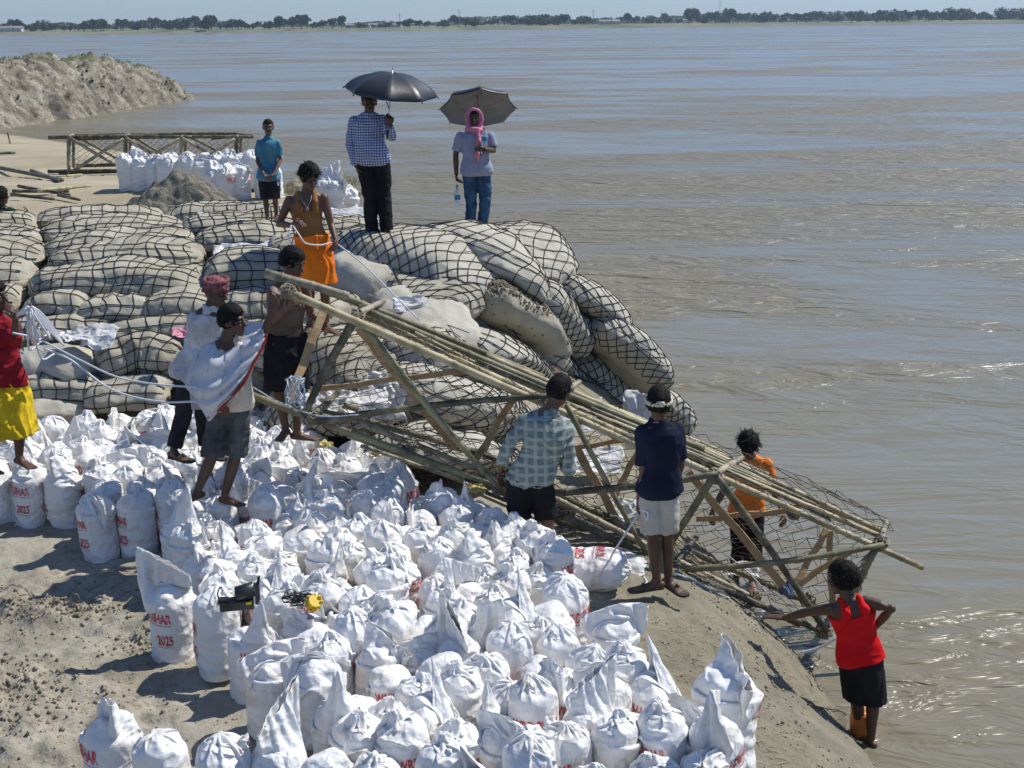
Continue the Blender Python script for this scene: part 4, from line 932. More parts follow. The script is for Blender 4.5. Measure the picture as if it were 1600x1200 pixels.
# ======================= PEOPLE =======================
class Pr(Geo):
    def ell(s,c,r,X=(1,0,0),Y=(0,1,0),Z=(0,0,1),n=14,m=10):
        c=np.array(c);X=np.array(X);Y=np.array(Y);Z=np.array(Z)
        a=np.linspace(0,2*np.pi,n,endpoint=False); b=np.linspace(-np.pi/2,np.pi/2,m)[1:-1]
        V=[c-Z*r[2]]+[c+X*r[0]*np.cos(q)*np.cos(p)+Y*r[1]*np.cos(q)*np.sin(p)+Z*r[2]*np.sin(q) for q in b for p in a]+[c+Z*r[2]]
        F=[(0,1+(i+1)%n,1+i) for i in range(n)]; k=len(b)
        for j in range(k-1): F+=[(1+j*n+i,1+j*n+(i+1)%n,1+(j+1)*n+(i+1)%n,1+(j+1)*n+i) for i in range(n)]
        l=1+k*n; F+=[(l,1+(k-1)*n+i,1+(k-1)*n+(i+1)%n) for i in range(n)]; s.add(V,F)
    def limb(s,pts,rs,n=12,ball=True,sq=None):
        pts=[Vector(p) for p in pts]
        s.tube(pts,rs,n,True,sq)
        if ball:
            for p,r in zip(pts,rs): s.ell(p,(r,r,r),n=12,m=8)
    def rings(s,R_,n=28):       # R_: list of (centre, side vector, front vector) closed loft
        a=np.linspace(0,2*np.pi,n,endpoint=False); V=[]
        for c,x,y in R_:
            c=np.array(c);x=np.array(x);y=np.array(y); V+=[c+x*np.sign(np.cos(q))*abs(np.cos(q))**.85+y*np.sign(np.sin(q))*abs(np.sin(q))**.85 for q in a]
        m=len(R_); F=[tuple(int(k) for k in f) for f in grid_faces(m,n,True)]
        F+=[tuple(range(n-1,-1,-1)),tuple((m-1)*n+i for i in range(n))]; s.add(V,F)
def remesh(g, name, vox=.0085, sm=3, fold=0, fscale=(14,14,5), seed=0, org=None, fz=None):
    me=g.mesh(name,False); o=link('tmp',me); r=o.modifiers.new('r','REMESH'); r.mode='VOXEL'; r.voxel_size=vox; r.adaptivity=0
    s=o.modifiers.new('s','SMOOTH'); s.factor=.5; s.iterations=sm
    bpy.context.view_layer.update(); m2=bpy.data.meshes.new_from_object(o.evaluated_get(bpy.context.evaluated_depsgraph_get())); bpy.data.objects.remove(o); m2.name=name
    n=len(m2.vertices)
    if fold and n:
        V=np.empty(n*3,dtype=np.float32); m2.vertices.foreach_get('co',V); V=V.reshape(-1,3).astype(float); N_=np.empty(n*3,dtype=np.float32); m2.vertices.foreach_get('normal',N_); N_=N_.reshape(-1,3)
        q=V*np.array(fscale)+seed; q=q+.8*np.stack([vnoise(V*6+seed,3),vnoise(V*6+seed,4),vnoise(V*6+seed,5)],-1)
        d=ridged(q,seed,2)-.35+.5*fbm(V*9,seed)
        V=V+N_*(fold*d)[:,None]; m2.vertices.foreach_set('co',V.astype(np.float32).ravel()); m2.update()
    m2.polygons.foreach_set('use_smooth',np.ones(len(m2.polygons),dtype=bool)); return m2
def skinmat(name,c,c2): return mat(name,c,c2,scale=6,rough=.48,bump=.12,bscale=60,spec=.4,bdist=.003)
SK=[skinmat('skin_dark',(.115,.058,.036),(.155,.082,.052)),skinmat('skin_brown',(.17,.085,.05),(.21,.11,.065)),skinmat('skin_deep',(.075,.039,.026),(.105,.055,.036))]
M_hair=mat('black_hair',(.006,.005,.005),(.014,.012,.011),scale=40,rough=.75,spec=.15,bump=.8,bscale=70,bdist=.006)
M_white=mat('eye_white',(.30,.27,.24),rough=.5); M_iris=mat('eye_iris',(.015,.01,.008),rough=.2)
def cloth(name,a,b,sc=4,rough=.85,c3=None): return mat(name,a,b,scale=sc,rough=rough,bump=.35,bscale=26,bdist=.006,spec=.12,c3=c3,c3scale=5)
def check_mat(name, base, line, line2, sp=.035, w=.3, w2=None):
    m=mat(name,base,tuple(min(1,c*1.12) for c in base),scale=6,rough=.85,bump=.35,bscale=22,bdist=.006,spec=.12); t=m.node_tree; N=t.nodes; L=t.links; b=N['Principled BSDF']; src=b.inputs['Base Color'].links[0].from_socket
    tc=N.new('ShaderNodeTexCoord'); ns=N.new('ShaderNodeTexNoise'); ns.inputs['Scale'].default_value=5; L.new(tc.outputs['Object'],ns.inputs[0]); ma=N.new('ShaderNodeVectorMath'); ma.operation='MULTIPLY_ADD'; ma.inputs[1].default_value=(.03,.03,.03); L.new(ns.outputs['Color'],ma.inputs[0]); L.new(tc.outputs['Object'],ma.inputs[2])
    sx=N.new('ShaderNodeSeparateXYZ'); L.new(ma.outputs[0],sx.inputs[0])
    for ax,col in (('X',line),('Z',line2)):
        d=N.new('ShaderNodeMath'); d.operation='DIVIDE'; d.inputs[1].default_value=sp; L.new(sx.outputs[ax],d.inputs[0])
        f=N.new('ShaderNodeMath'); f.operation='FRACT'; L.new(d.outputs[0],f.inputs[0])
        c=N.new('ShaderNodeMath'); c.operation='LESS_THAN'; c.inputs[1].default_value=w; L.new(f.outputs[0],c.inputs[0])
        k=N.new('ShaderNodeMath'); k.operation='MULTIPLY'; k.inputs[1].default_value=.8; L.new(c.outputs[0],k.inputs[0])
        x=N.new('ShaderNodeMix'); x.data_type='RGBA'; L.new(k.outputs[0],x.inputs[0]); L.new(src,x.inputs[6]); x.inputs[7].default_value=(*col,1); src=x.outputs[2]
    L.new(src,b.inputs['Base Color']); return m
def nrm(v): v=np.array(v,dtype=float); return v/(np.linalg.norm(v)+1e-9)
class Person:
    def __init__(s,d,J,F,h=1.0,root_uv=None,hf=None,hu=(0,0,1),build=.92,skin=0):
        s.d=d; s.J={k:np.array(list(PD(v[0],v[1],d+(v[2] if len(v)>2 else 0)))) for k,v in J.items()}
        if s.J: pass
        if 'ANA' in s.J and 'ANB' in s.J: f=(s.J['ANA']+s.J['ANB'])/2; base=np.array([f[0],f[1],min(s.J['ANA'][2],s.J['ANB'][2])-.065*h])
        else: base=s.J['PE'].copy(); base[2]-=.12
        s.o=base
        for k in s.J: s.J[k]=s.J[k]-base
        s.F=nrm([F[0],F[1],0]); s.h=h; s.b=build; s.sk=SK[skin]; s.hf=nrm(hf if hf is not None else s.F); s.hu=nrm(hu)
        s.hf=nrm(s.hf-s.hu*np.dot(s.hf,s.hu)); s.hr=np.cross(s.hf,s.hu)
    def frame(s,t):       # t: 0 pelvis .. 1 neck
        J=s.J; pts=[J['PE'],J['CH'],J['NE']]; c=cat_rom([Vector(p) for p in pts],10); i=min(int(t*20),20); c=np.array(c[i])
        lat=nrm((J['HIB']-J['HIA'])*(1-t)+(J['SHB']-J['SHA'])*t); up=nrm(J['NE']-J['PE']); fw=np.cross(lat,up); fw=nrm(fw)
        if np.dot(fw,s.F)<0: fw=-fw
        # blend in the facing direction given
        fw=nrm(fw*.5+s.F*.8-up*np.dot(s.F,up)*.8); lat2=nrm(np.cross(fw,up)); 
        if np.dot(lat2,lat)<0: lat2=-lat2
        return c,nrm(lat2*.6+lat*.4),fw,up
    PROF=[(-.10,.115,.088),(0,.160,.108),(.14,.155,.100),(.32,.130,.085),(.50,.145,.098),(.68,.165,.108),(.82,.168,.098),(.92,.125,.075),(1.0,.060,.056)]
    def torso(s,g,t0,t1,off=0,belly=0,flare=0,prof=None,ofy=None):
        R_=[]
        for t,a,b in (prof or s.PROF):
            if t<t0-1e-6 or t>t1+1e-6: continue
            c,la,fw,up=s.frame(max(t,0)); 
            if t<0: c=c+up*(t*.5)
            k=s.b*s.h; bel=belly*math.exp(-((t-.25)/.22)**2)
            fl=flare*max(0,(.3-t))
            R_.append((c+fw*bel*.6,la*(a*k+off+bel*.4+fl),fw*(b*k+(off if ofy is None else ofy)+bel*.5+fl)))
        R_[0:0]=[]; g.rings(R_)
    def arm(s,g,S,off=0,t1=2.0,taper=0,hand=True):
        J=s.J; sh,el,wr=J['SH'+S],J['EL'+S],J['WR'+S]; k=s.b*s.h
        if t1>=2: pts=[sh,sh*.45+el*.55,el,el*.68+wr*.32,wr]; rs=[.050,.044,.036,.038,.026]
        elif t1>1: q=t1-1; pts=[sh,sh*.45+el*.55,el,el*(1-q)+wr*q]; rs=[.050,.046,.040,.036]
        else: pts=[sh,sh*(1-t1*.6)+el*t1*.6,sh*(1-t1)+el*t1]; rs=[.052,.050,.050]
        g.limb(pts,[(r*k+off*(1+taper*i)) for i,r in enumerate(rs)],12,True if off==0 else False)
        if off: 
            for p,r in list(zip(pts,rs))[:-1]: g.ell(p,((r*k+off),)*3,n=12,m=8)
    def leg(s,g,S,off=0,t1=2.0,taper=0,base=0):
        J=s.J; hi,kn,an=J['HI'+S],J['KN'+S],J['AN'+S]; k=s.b*s.h
        if t1>=2: pts=[hi,hi*.5+kn*.5,kn,kn*.68+an*.32,kn*.3+an*.7,an]; rs=[.084,.074,.053,.054,.042,.034]
        elif t1>1: q=t1-1; pts=[hi,hi*.5+kn*.5,kn,kn*(1-q)+an*q]; rs=[.085,.078,.062,.054]
        else: pts=[hi,hi*(1-t1*.5)+kn*t1*.5,hi*(1-t1)+kn*t1]; rs=[.086,.080,.074]
        g.limb(pts,[(r*k+off*(1+taper*i)+base) for i,r in enumerate(rs)],14,off==0)
        if off:
            for p,r in list(zip(pts,rs))[:-1]: g.ell(p,((r*k+off),)*3,n=12,m=8)
    def hand(s,g,S,curl=.5,dirn=None,side=None,flat=False):
        k=s.h; wr=s.J['WR'+S]; D=nrm(dirn if dirn is not None else wr-s.J['EL'+S]); sd=nrm(side if side is not None else s.F); sd=nrm(sd-D*np.dot(sd,D)); pn=np.cross(D,sd)
        toward=s.J['PE']-wr
        if np.dot(pn,toward)<0: pn=-pn
        g.ell(wr+D*.045*k,(.050*k,.036*k,.016*k),D,sd,pn,12,8)
        for i in range(4):
            o=(-1.5+i)*.0185*k; L=[.030,.034,.032,.026][i]*k*1.05; p=wr+D*.078*k+sd*o; d=D.copy(); pts=[p-D*.02,p]; c=curl*(.8+.12*i)
            for q in range(3):
                d=nrm(d*math.cos(c)+pn*math.sin(c)); p=p+d*L*[1.15,.85,.7][q]; pts.append(p)
            g.limb(pts,[.0098*k,.0098*k,.0092*k,.0085*k,.0075*k],8)
        p=wr+D*.025*k+sd*.030*k*(1); d=nrm(D*.7+sd*.6+pn*.35); pts=[p-d*.01,p+d*.032*k,p+d*.032*k+nrm(D*.75+pn*.6+sd*.1)*.030*k,p+d*.032*k+nrm(D*.5+pn*.85)*.052*k]
        g.limb(pts,[.014*k,.012*k,.010*k,.008*k],8)
    def foot(s,g,S,dirn=None):
        k=s.h; an=s.J['AN'+S]; D=nrm(dirn if dirn is not None else [s.F[0],s.F[1],-.06]); sd=nrm(np.cross(D,[0,0,1])); u=np.array([0,0,1.]); b=an-u*.045*k
        g.ell(b-D*.035*k-u*.002,(.036*k,.032*k,.030*k),D,sd,u); g.limb([an,b+D*.03*k],[.034*k,.034*k],10)
        R_=[(b-D*.05*k-u*.004,sd*.025*k,u*.024*k),(b+D*.02*k,sd*.033*k,u*.034*k),(b+D*.08*k-u*.008*k,sd*.040*k,u*.024*k),(b+D*.13*k-u*.014*k,sd*.045*k,u*.016*k),(b+D*.155*k-u*.016*k,sd*.044*k,u*.012*k)]
        g.rings(R_,14)
        for i in range(5): g.limb([b+D*.14*k+sd*(i-2)*.018*k-u*.017*k,b+D*(.195-.010*abs(i-1))*k+sd*(i-2)*.0185*k-u*.019*k],[.011*k,.0095*k],8)
    def head(s,g):
        k=s.h*1.07; c=s.J['HE']; f,u,r=s.hf,s.hu,s.hr
        E=lambda a,b,d_,rr,**q: g.ell(c+f*a*k+r*b*k+u*d_*k,(rr[0]*k,rr[1]*k,rr[2]*k),r,f,u,16,12)
        E(-.008,0,.015,(.072,.092,.098)); E(.022,0,-.045,(.056,.062,.066)); E(.062,0,-.095,(.026,.024,.022)); E(.03,0,-.07,(.050,.050,.040))
        E(.074,0,.022,(.048,.018,.016)); E(.070,.034,-.028,(.020,.018,.020)); E(.070,-.034,-.028,(.020,.018,.020))
        g.limb([c+(f*.086+u*.008)*k,c+(f*.104-u*.022)*k,c+(f*.106-u*.030)*k],[.008*k,.012*k,.014*k],8)
        for q in (-1,1): E(.100,q*.011,-.034,(.009,.010,.008)); E(-.004,q*.074,-.008,(.010,.020,.030))
        E(.084,0,-.060,(.024,.013,.0065)); E(.082,0,-.074,(.021,.013,.0075))
        g.limb([s.J['NE']-np.array([0,0,.02]),c-u*.055*k-f*.012*k],[.056*s.b*k,.051*s.b*k],14)
    def body(s,name='person',hands=None,feet=None,legs=True):
        s.root=empty(name,tuple(s.o)); g=Pr(); s.torso(g,-.1,1.0); s.head(g)
        for S in 'AB':
            s.arm(g,S); kw=(hands or {}).get(S,{}); s.hand(g,S,**kw)
            g.ell((s.J['SH'+S]+s.J['NE'])*.5-np.array([0,0,.012*s.h]),(.085*s.h*s.b,.055*s.h*s.b,.050*s.h*s.b),nrm(s.J['SH'+S]-s.J['NE']),s.F,(0,0,1))
            if legs: s.leg(g,S); s.foot(g,S,(feet or {}).get(S))
        link('body',remesh(g,'body',.0068,2),s.root,s.sk)
        s.eyes(); return s
    def eyes(s):
        k=s.h*1.07; c=s.J['HE']; f,u,r=s.hf,s.hu,s.hr
        for q in (-1,1):
            g=Pr(); p=c+(f*.081+r*q*.031+u*.002)*k; g.ell(p,(.0135*k,.0075*k,.0055*k),r,f,u,12,8); e=link('eye',g.mesh('eye'),s.root,M_white)
            g=Pr(); g.ell(p+f*.006*k,(.0065*k,.005*k,.0065*k),r,f,u,10,8); link('iris',g.mesh('iris'),e,M_iris)
            g=Pr(); g.limb([c+(f*.090+r*q*.014+u*.022)*k,c+(f*.088+r*q*.032+u*.028)*k,c+(f*.074+r*q*.052+u*.020)*k],[.0035*k,.0045*k,.002*k],6); link('eyebrow',g.mesh('eyebrow'),s.root,M_hair)
    def hair(s,vol=1.0,tuft=.03,n=420,low=-.30,line=.40,seed=1,m=None,name='hair'):
        k=s.h*1.07; c=s.J['HE']+s.hu*.014*k-s.hf*.008*k; f,u,r=s.hf,s.hu,s.hr; g=Geo(); na,nb=40,30
        a=np.linspace(0,2*np.pi,na,endpoint=False); b=np.linspace(-np.pi/2+.05,np.pi/2-.02,nb); Bq,A=np.meshgrid(b,a,indexing='ij')
        dx,dy,dz=np.cos(Bq)*np.cos(A),np.cos(Bq)*np.sin(A),np.sin(Bq)
        face=sstep((dy-.18)/.15)*sstep((line-dz)/.12); under=sstep((low-dz)/.12); ear=sstep((np.abs(dx)-.8)/.1)*sstep((.0-dz)/.15)*sstep((dy+.3)/.2)
        q=np.stack([dx,dy,dz],-1); t_=(1+.17*vol*(1+.5*fbm(q*3.2,seed))+.05*vnoise(q*11,seed+2))*(1-.22*np.clip(face+under+ear*.6,0,1))
        P=c+(r*(dx*.076*k*t_)[...,None]+f*(dy*.096*k*t_)[...,None]+u*(dz*.104*k*t_)[...,None])
        g.add(P,[tuple(x) for x in grid_faces(nb,na,True)]); rg=random.Random(seed)
        for _ in range(n):
            z=rg.uniform(-.2,1); an=rg.uniform(0,6.28); w=math.sqrt(1-z*z); D=np.array([w*math.cos(an),w*math.sin(an),z])
            if D[1]>.25 and z<line: continue
            if z<low+.1: continue
            p=c+r*D[0]*.080*k+f*D[1]*.10*k+u*D[2]*.108*k; d=nrm(r*D[0]+f*D[1]+u*D[2]); tg=nrm(np.cross(d,u)*rg.uniform(-1,1)+f*rg.uniform(-.4,1)-u*.6+d*rg.uniform(.1,.9)); sd=np.cross(d,tg); sd=nrm(sd)
            L=(tuft*1.25+.006)*rg.uniform(.4,1.5)*k; w0=.0045*k; g.add([p-sd*w0,p+sd*w0,p+tg*L*.5+d*.006*k+sd*w0*.8,p+tg*L*.5+d*.006*k-sd*w0*.8,p+tg*L+d*.002],[(0,1,2,3),(3,2,4)])
        return link(name,g.mesh(name),s.root,m or M_hair)
    def add(s,name,g,m,vox=.009,sm=2,fold=.008,fs=(14,14,5),seed=1): return link(name,remesh(g,name,vox,sm,fold,fs,seed),s.root,m)
    def shirt(s,m,name='shirt',off=.016,sleeve=2.0,lo=-.1,flare=.06,fold=.010,belly=0,fs=(9,9,16),seed=1,hi=.92,soff=.012):
        g=Pr(); s.torso(g,lo,hi,off,belly,flare)
        for S in 'AB':
            if sleeve: 
                s.arm(g,S,soff,sleeve,.15)
                g.ell((s.J['SH'+S]+s.J['NE'])*.5-np.array([0,0,.012*s.h]),(.094*s.h*s.b,.064*s.h*s.b,.060*s.h*s.b),nrm(s.J['SH'+S]-s.J['NE']),s.F,(0,0,1))
        if sleeve:   # collar
            c=s.J['NE']; g.limb([c-np.array([0,0,.035]),c+np.array([0,0,.022])],[.090*s.b*s.h,.066*s.b*s.h],16,False)
        return s.add(name,g,m,.0085,2,fold,fs,seed)
    def tank(s,m,name='vest',off=.010,lo=0,fold=.009,flare=.0,seed=1,belly=0):
        g=Pr(); s.torso(g,lo,.70,off,belly,flare); c,la,fw,up=s.frame(.86)
        for S in 'AB':
            sgn=1 if np.dot(s.J['SH'+S]-c,la)>0 else -1
            a=s.frame(.62)[0]+la*sgn*.085*s.b; top=(s.J['SH'+S]*.45+s.J['NE']*.55)+np.array([0,0,.022]); 
            g.limb([a+fw*.098*s.b,(a+top)/2+fw*.105*s.b,top+fw*.02,top-fw*.02,(a+top)/2-fw*.10*s.b,a-fw*.096*s.b],[.034,.032,.026,.026,.034,.036],10,True,None)
        return s.add(name,g,m,.0085,2,fold,(10,10,7),seed)
    def pants(s,m,name='trousers',t1=1.97,off=.012,taper=.14,base=0,fold=.011,hi=.0,seed=2,fs=(12,12,9)):
        g=Pr(); s.torso(g,-.1,hi,off*.9)
        for S in 'AB': s.leg(g,S,off,t1,taper,base)
        return s.add(name,g,m,.0085,2,fold,fs,seed)
    def skirt(s,m,name='dhoti',hem=.9,w=.02,fold=.014,seed=3,hi=.16,n=9,back=0):
        g=Pr(); J=s.J; R_=[]; c0,la,fw,up=s.frame(0.12)
        for t in list(np.linspace(-hi,-.02,4))+list(np.linspace(.08,hem,n)):
            if t<0: c,l2,f2,_=s.frame(-t); R_.append((c,l2*(.148*s.b*s.h+w),f2*(.100*s.b*s.h+w)))
            else:
                ca=J['HIA']*(1-t)+J['KNA']*t; cb=J['HIB']*(1-t)+J['KNB']*t; c=(ca+cb)/2; dlt=cb-ca; half=np.linalg.norm(dlt[:2])/2+.088*s.b*s.h+w
                l2=nrm([dlt[0],dlt[1],0]) if np.linalg.norm(dlt[:2])>.05 else la; l2=l2*(1 if np.dot(l2,la)>0 else -1); f2=nrm(np.cross([0,0,1],l2)); f2=f2*(1 if np.dot(f2,fw)>0 else -1); R_.append((c,l2*half,f2*(.115*s.b*s.h+w*1.4+back*t)))
        g.rings(R_,40)
        for S in 'AB': g.limb([J['HI'+S],J['HI'+S]*(1-hem*.9)+J['KN'+S]*hem*.9],[.095*s.h,.080*s.h],12,False)
        return s.add(name,g,m,.009,2,fold,(17,17,3.2),seed)
    def belt(s,m,name='waist_band',t=.14,off=.022,h=.03):
        g=Pr(); c,la,fw,up=s.frame(t); R_=[(c+up*q,la*(.130*s.b*s.h+off),fw*(.088*s.b*s.h+off)) for q in (-h,0,h)]; g.rings(R_); return s.add(name,g,m,.008,2,.005,(6,6,25),4)
    def tag(s,label,cat='person'): tag(s.root,label,cat); return s
def K(**k): return k
M_blueshirt=cloth('faded_blue_cotton',(.045,.16,.24),(.10,.27,.36),5); M_dkgrey=cloth('charcoal_cloth',(.018,.018,.02),(.035,.035,.04)); M_shorts_grey=cloth('worn_grey_cloth',(.035,.038,.042),(.10,.105,.11),7)
M_black=cloth('black_cloth',(.010,.010,.012),(.02,.02,.022)); M_brownvest=cloth('brown_cotton',(.23,.105,.035),(.33,.165,.06)); M_orange=cloth('bright_orange_cotton',(.72,.15,.012),(.85,.22,.02))
M_jeans=cloth('blue_denim',(.02,.05,.11),(.06,.12,.21),9); M_white_c=cloth('dusty_white_cotton',(.40,.40,.41),(.66,.66,.67),6,c3=(.25,.24,.22)); M_shawl=cloth('white_shawl',(.50,.51,.54),(.62,.62,.64),5)
M_cream=cloth('cream_vest',(.52,.44,.34),(.60,.52,.42)); M_beige=cloth('beige_shorts',(.40,.37,.32),(.50,.47,.41)); M_navy=cloth('navy_polo',(.010,.013,.030),(.018,.022,.045)); M_redc=cloth('red_jersey',(.62,.008,.012),(.75,.02,.02))
M_maroon=cloth('dark_red_cotton',(.20,.008,.018),(.30,.02,.03)); M_yellow=cloth('mustard_cotton',(.55,.36,.01),(.72,.52,.03)); M_green=cloth('dark_green_cotton',(.012,.035,.02),(.02,.05,.03)); M_pink=check_mat('pink_check_scarf',(.50,.10,.17),(.62,.30,.38),(.62,.30,.38),.018,.4)
M_turb=cloth('maroon_gamcha',(.13,.035,.04),(.28,.13,.13),30); M_band=cloth('cream_headcloth',(.55,.50,.36),(.62,.57,.43)); M_olive=cloth('dusty_brown_vest',(.10,.07,.05),(.17,.12,.09)); M_orangeT=cloth('orange_tshirt',(.72,.17,.025),(.80,.24,.04)); M_redborder=cloth('red_border',(.28,.03,.02),(.35,.05,.03))
M_sole=mat('sandal_rubber',(.03,.025,.02),(.06,.05,.04),scale=9,rough=.7)
M_chk_blue=check_mat('blue_white_check',(.48,.52,.60),(.045,.075,.24),(.045,.075,.24),.030,.42); M_chk_green=check_mat('grey_green_check',(.15,.19,.18),(.31,.36,.34),(.33,.38,.36),.075,.35); M_lav=cloth('pale_lavender_check',(.27,.28,.38),(.33,.34,.44),14)
def sandals(P,m=None):
    for S in 'AB':
        an=P.J['AN'+S]; D=nrm(P.footdir.get(S,[P.F[0],P.F[1],0]) if hasattr(P,'footdir') else [P.F[0],P.F[1],0]); D[2]=0; D=nrm(D); sd=nrm(np.cross(D,[0,0,1])); b=an-np.array([0,0,.066*P.h])-D*.0
        g=Geo(); V=[];F=[]; prof=[(-.075,.022),(-.06,.036),(0,.036),(.06,.041),(.13,.050),(.18,.046),(.21,.024)]
        for z in (-.012,.006):
            V+=[b+D*(x+.02)*P.h+sd*w*P.h+np.array([0,0,z]) for x,w in prof]+[b+D*(x+.02)*P.h-sd*w*P.h+np.array([0,0,z]) for x,w in prof[::-1]]
        n=14; F=[tuple(range(n-1,-1,-1)),tuple(range(n,2*n))]+[(i,(i+1)%n,n+(i+1)%n,n+i) for i in range(n)]; g.add(V,F)
        g.tube([b+D*.10*P.h+sd*.045*P.h,b+D*.11*P.h+np.array([0,0,.042*P.h]),b+D*.10*P.h-sd*.045*P.h],[.012,.013,.012],6)
        link('sandal',g.mesh('sandal',False),P.root,m or M_sole)
# 1 boy in blue
p=Person(16.4,K(HE=(419,199),NE=(419,215),SHA=(405,224),SHB=(433,224),CH=(419,240),PE=(420,276),ELA=(402,252,-.02),ELB=(438,250,0),WRA=(412,272,-.17),WRB=(428,272,-.17),HIA=(412,281),HIB=(428,280),KNA=(415,312),KNB=(430,311),ANA=(418,341,-.05),ANB=(432,336,.1)),(.15,-1),h=.80,build=.85,skin=0,hf=(.15,-1,-.1))
p.body(hands=K(A=K(curl=.6,dirn=(.8,-.3,-.3)),B=K(curl=.6,dirn=(-.8,-.3,-.2)))); p.hair(.3,.006,150,line=.5,seed=1); p.shirt(M_blueshirt,sleeve=.75,off=.022,flare=.10,fold=.008,lo=-.1); p.pants(M_dkgrey,'shorts',.95,.014,.2)
p.tag('barefoot boy in faded blue shirt and dark shorts standing on the netted bags, hands together')
# 2 man with the raised black umbrella
p=Person(15.0,K(HE=(577,160),NE=(577,178),SHA=(553,189),SHB=(598,187),CH=(577,212),PE=(583,251),ELA=(547,224,.0),ELB=(612,214,-.12),WRA=(557,260,-.03),WRB=(607,196,-.26),HIA=(571,258),HIB=(597,258),KNA=(578,310),KNB=(600,308),ANA=(581,362,-.05),ANB=(604,360,-.1)),(.15,-1),h=1.0,build=1.02,skin=2)
p.footdir=K(A=(-.1,-1,0),B=(.75,-.6,0)); p.body(hands=K(A=K(curl=.45),B=K(curl=1.25,dirn=(.05,-.25,.7),side=(1,0,0))),feet=p.footdir); p.hair(.5,.012,200,seed=2); p.shirt(M_chk_blue,sleeve=1.93,off=.020,belly=.07,flare=.05,lo=-.1,fold=.007); p.pants(M_black,t1=1.98,off=.012,taper=.30); sandals(p)
p.tag('man in blue and white checked long sleeve shirt and black trousers holding up an umbrella'); P2=p
# 3 man with pink scarf
p=Person(16.2,K(HE=(741,184),NE=(742,203),SHA=(719,214),SHB=(766,213),CH=(743,232),PE=(745,268),ELA=(712,242,.0),ELB=(771,235,-.06),WRA=(713,272,-.02),WRB=(759,234,-.27),HIA=(734,275),HIB=(757,275),KNA=(736,316),KNB=(758,316),ANA=(735,357,-.06),ANB=(753,356,.05)),(-.05,-1),h=1.0,build=1.0,skin=2,hf=(0,-1,-.12))
p.footdir=K(A=(-.4,-1,0),B=(.6,-.8,0)); p.body(hands=K(A=K(curl=1.1),B=K(curl=1.0,dirn=(-.9,-.25,.15),side=(0,0,1))),feet=p.footdir); p.hair(.4,.01,60,seed=3); p.shirt(M_lav,sleeve=.78,off=.020,belly=.04,lo=-.1,flare=.1,fold=.006); p.pants(M_jeans,'jeans',t1=1.98,off=.009,taper=.14); sandals(p)
g=Pr(); c=p.J['HE']; k=1.0   # scarf wrapped round head and neck, one end hanging
for q in range(30):
    a=2*math.pi*q/30
ring=[c+np.array([.092*math.cos(a),-.055+.02*math.cos(a)**2,.115*math.sin(a)-.01]) for a in np.linspace(0,2*np.pi,22)]
g.limb(ring,[.026]*22,8); g.ell(c+np.array([0,.028,.012]),(.100,.098,.122)); ne=p.J['NE']
g.limb([ne+np.array([.09*math.cos(a),-.02+.085*math.sin(a),.01+.015*math.sin(2*a)]) for a in np.linspace(0,6.28,18)],[.036]*18,8)
tip=np.array(list(PD(747,250,16.2-.20)))-p.o; g.limb([ne+np.array([.04,-.10,0]),(ne*.6+tip*.4)+np.array([.04,-.08,0]),ne*.2+tip*.8+np.array([.0,-.04,0]),tip],[.045,.05,.04,.02],8,True,(1,.6))
# keep the face open: build as a hood behind the face plane
link('scarf',remesh(g,'scarf',.009,2,.007,(18,18,6),5),p.root,M_pink)
p.tag('man in pale checked shirt and blue jeans with a pink scarf round his head'); P3=p
# 4 man in orange dhoti
p=Person(12.3,K(HE=(483,277),NE=(479,300),SHA=(452,313),SHB=(506,309),CH=(480,338),PE=(489,378),ELA=(436,350,-.02),ELB=(517,350,.0),WRA=(456,352,-.2),WRB=(524,374,-.12),HIA=(478,384),HIB=(501,384),KNA=(484,436,-.04),KNB=(507,436,.02),ANA=(484,503,0),ANB=(510,508,.05)),(.35,-.95),h=1.0,build=.93,skin=0,hf=(.5,-.85,-.35),hu=(.15,-.15,1))
p.footdir=K(A=(-.1,-1,0),B=(.8,-.6,0)); p.body(hands=K(A=K(curl=1.0,dirn=(.9,-.2,.1),side=(0,0,1)),B=K(curl=1.1)),feet=p.footdir); p.hair(1.5,.040,600,low=-.1,line=.30,seed=4); p.tank(M_brownvest,'vest',off=.010); p.skirt(M_orange,'dhoti',hem=1.12,w=.030,fold=.016); p.belt(M_orange)
g=Pr(); ne=p.J['NE']; ch=p.J['CH']; g.limb([ne+np.array([-.05,-.03,.0]),ne+np.array([-.035,-.10,-.06]),ne+np.array([.02,-.135,-.13]),ne+np.array([.055,-.10,-.06]),ne+np.array([.055,-.03,0])],[.005]*5,6); g.ell(ne+np.array([.02,-.14,-.145]),(.016,.008,.02)); link('necklace',g.mesh('necklace'),p.root,M_white)
p.tag('young man in brown vest and bright orange dhoti holding a white rope'); P4=p
# 5 man in dark dhoti
p=Person(10.6,K(HE=(457,411),NE=(447,437),SHA=(425,455),SHB=(476,449),CH=(448,485),PE=(446,535),ELA=(424,505,-.12),ELB=(486,490,.05),WRA=(452,478,-.35),WRB=(503,505,.0),HIA=(434,545),HIB=(460,545),KNA=(434,610,.02),KNB=(464,608,.0),ANA=(446,668,0),ANB=(464,674,.03)),(.75,-.65),h=1.0,build=.95,skin=0,hf=(.85,-.45,-.3),hu=(.25,-.1,1))
p.footdir=K(A=(-.2,-1,0),B=(1,-.2,0)); p.body(hands=K(A=K(curl=1.2),B=K(curl=1.2,side=(0,0,1))),feet=p.footdir); p.hair(1.2,.022,500,low=-.35,line=.42,seed=5); p.tank(M_olive,'vest',off=.010); p.skirt(M_black,'dhoti',hem=.95,w=.03,fold=.014)
p.tag('man in dusty brown vest and black dhoti steadying the bamboo pole ends'); P5=p
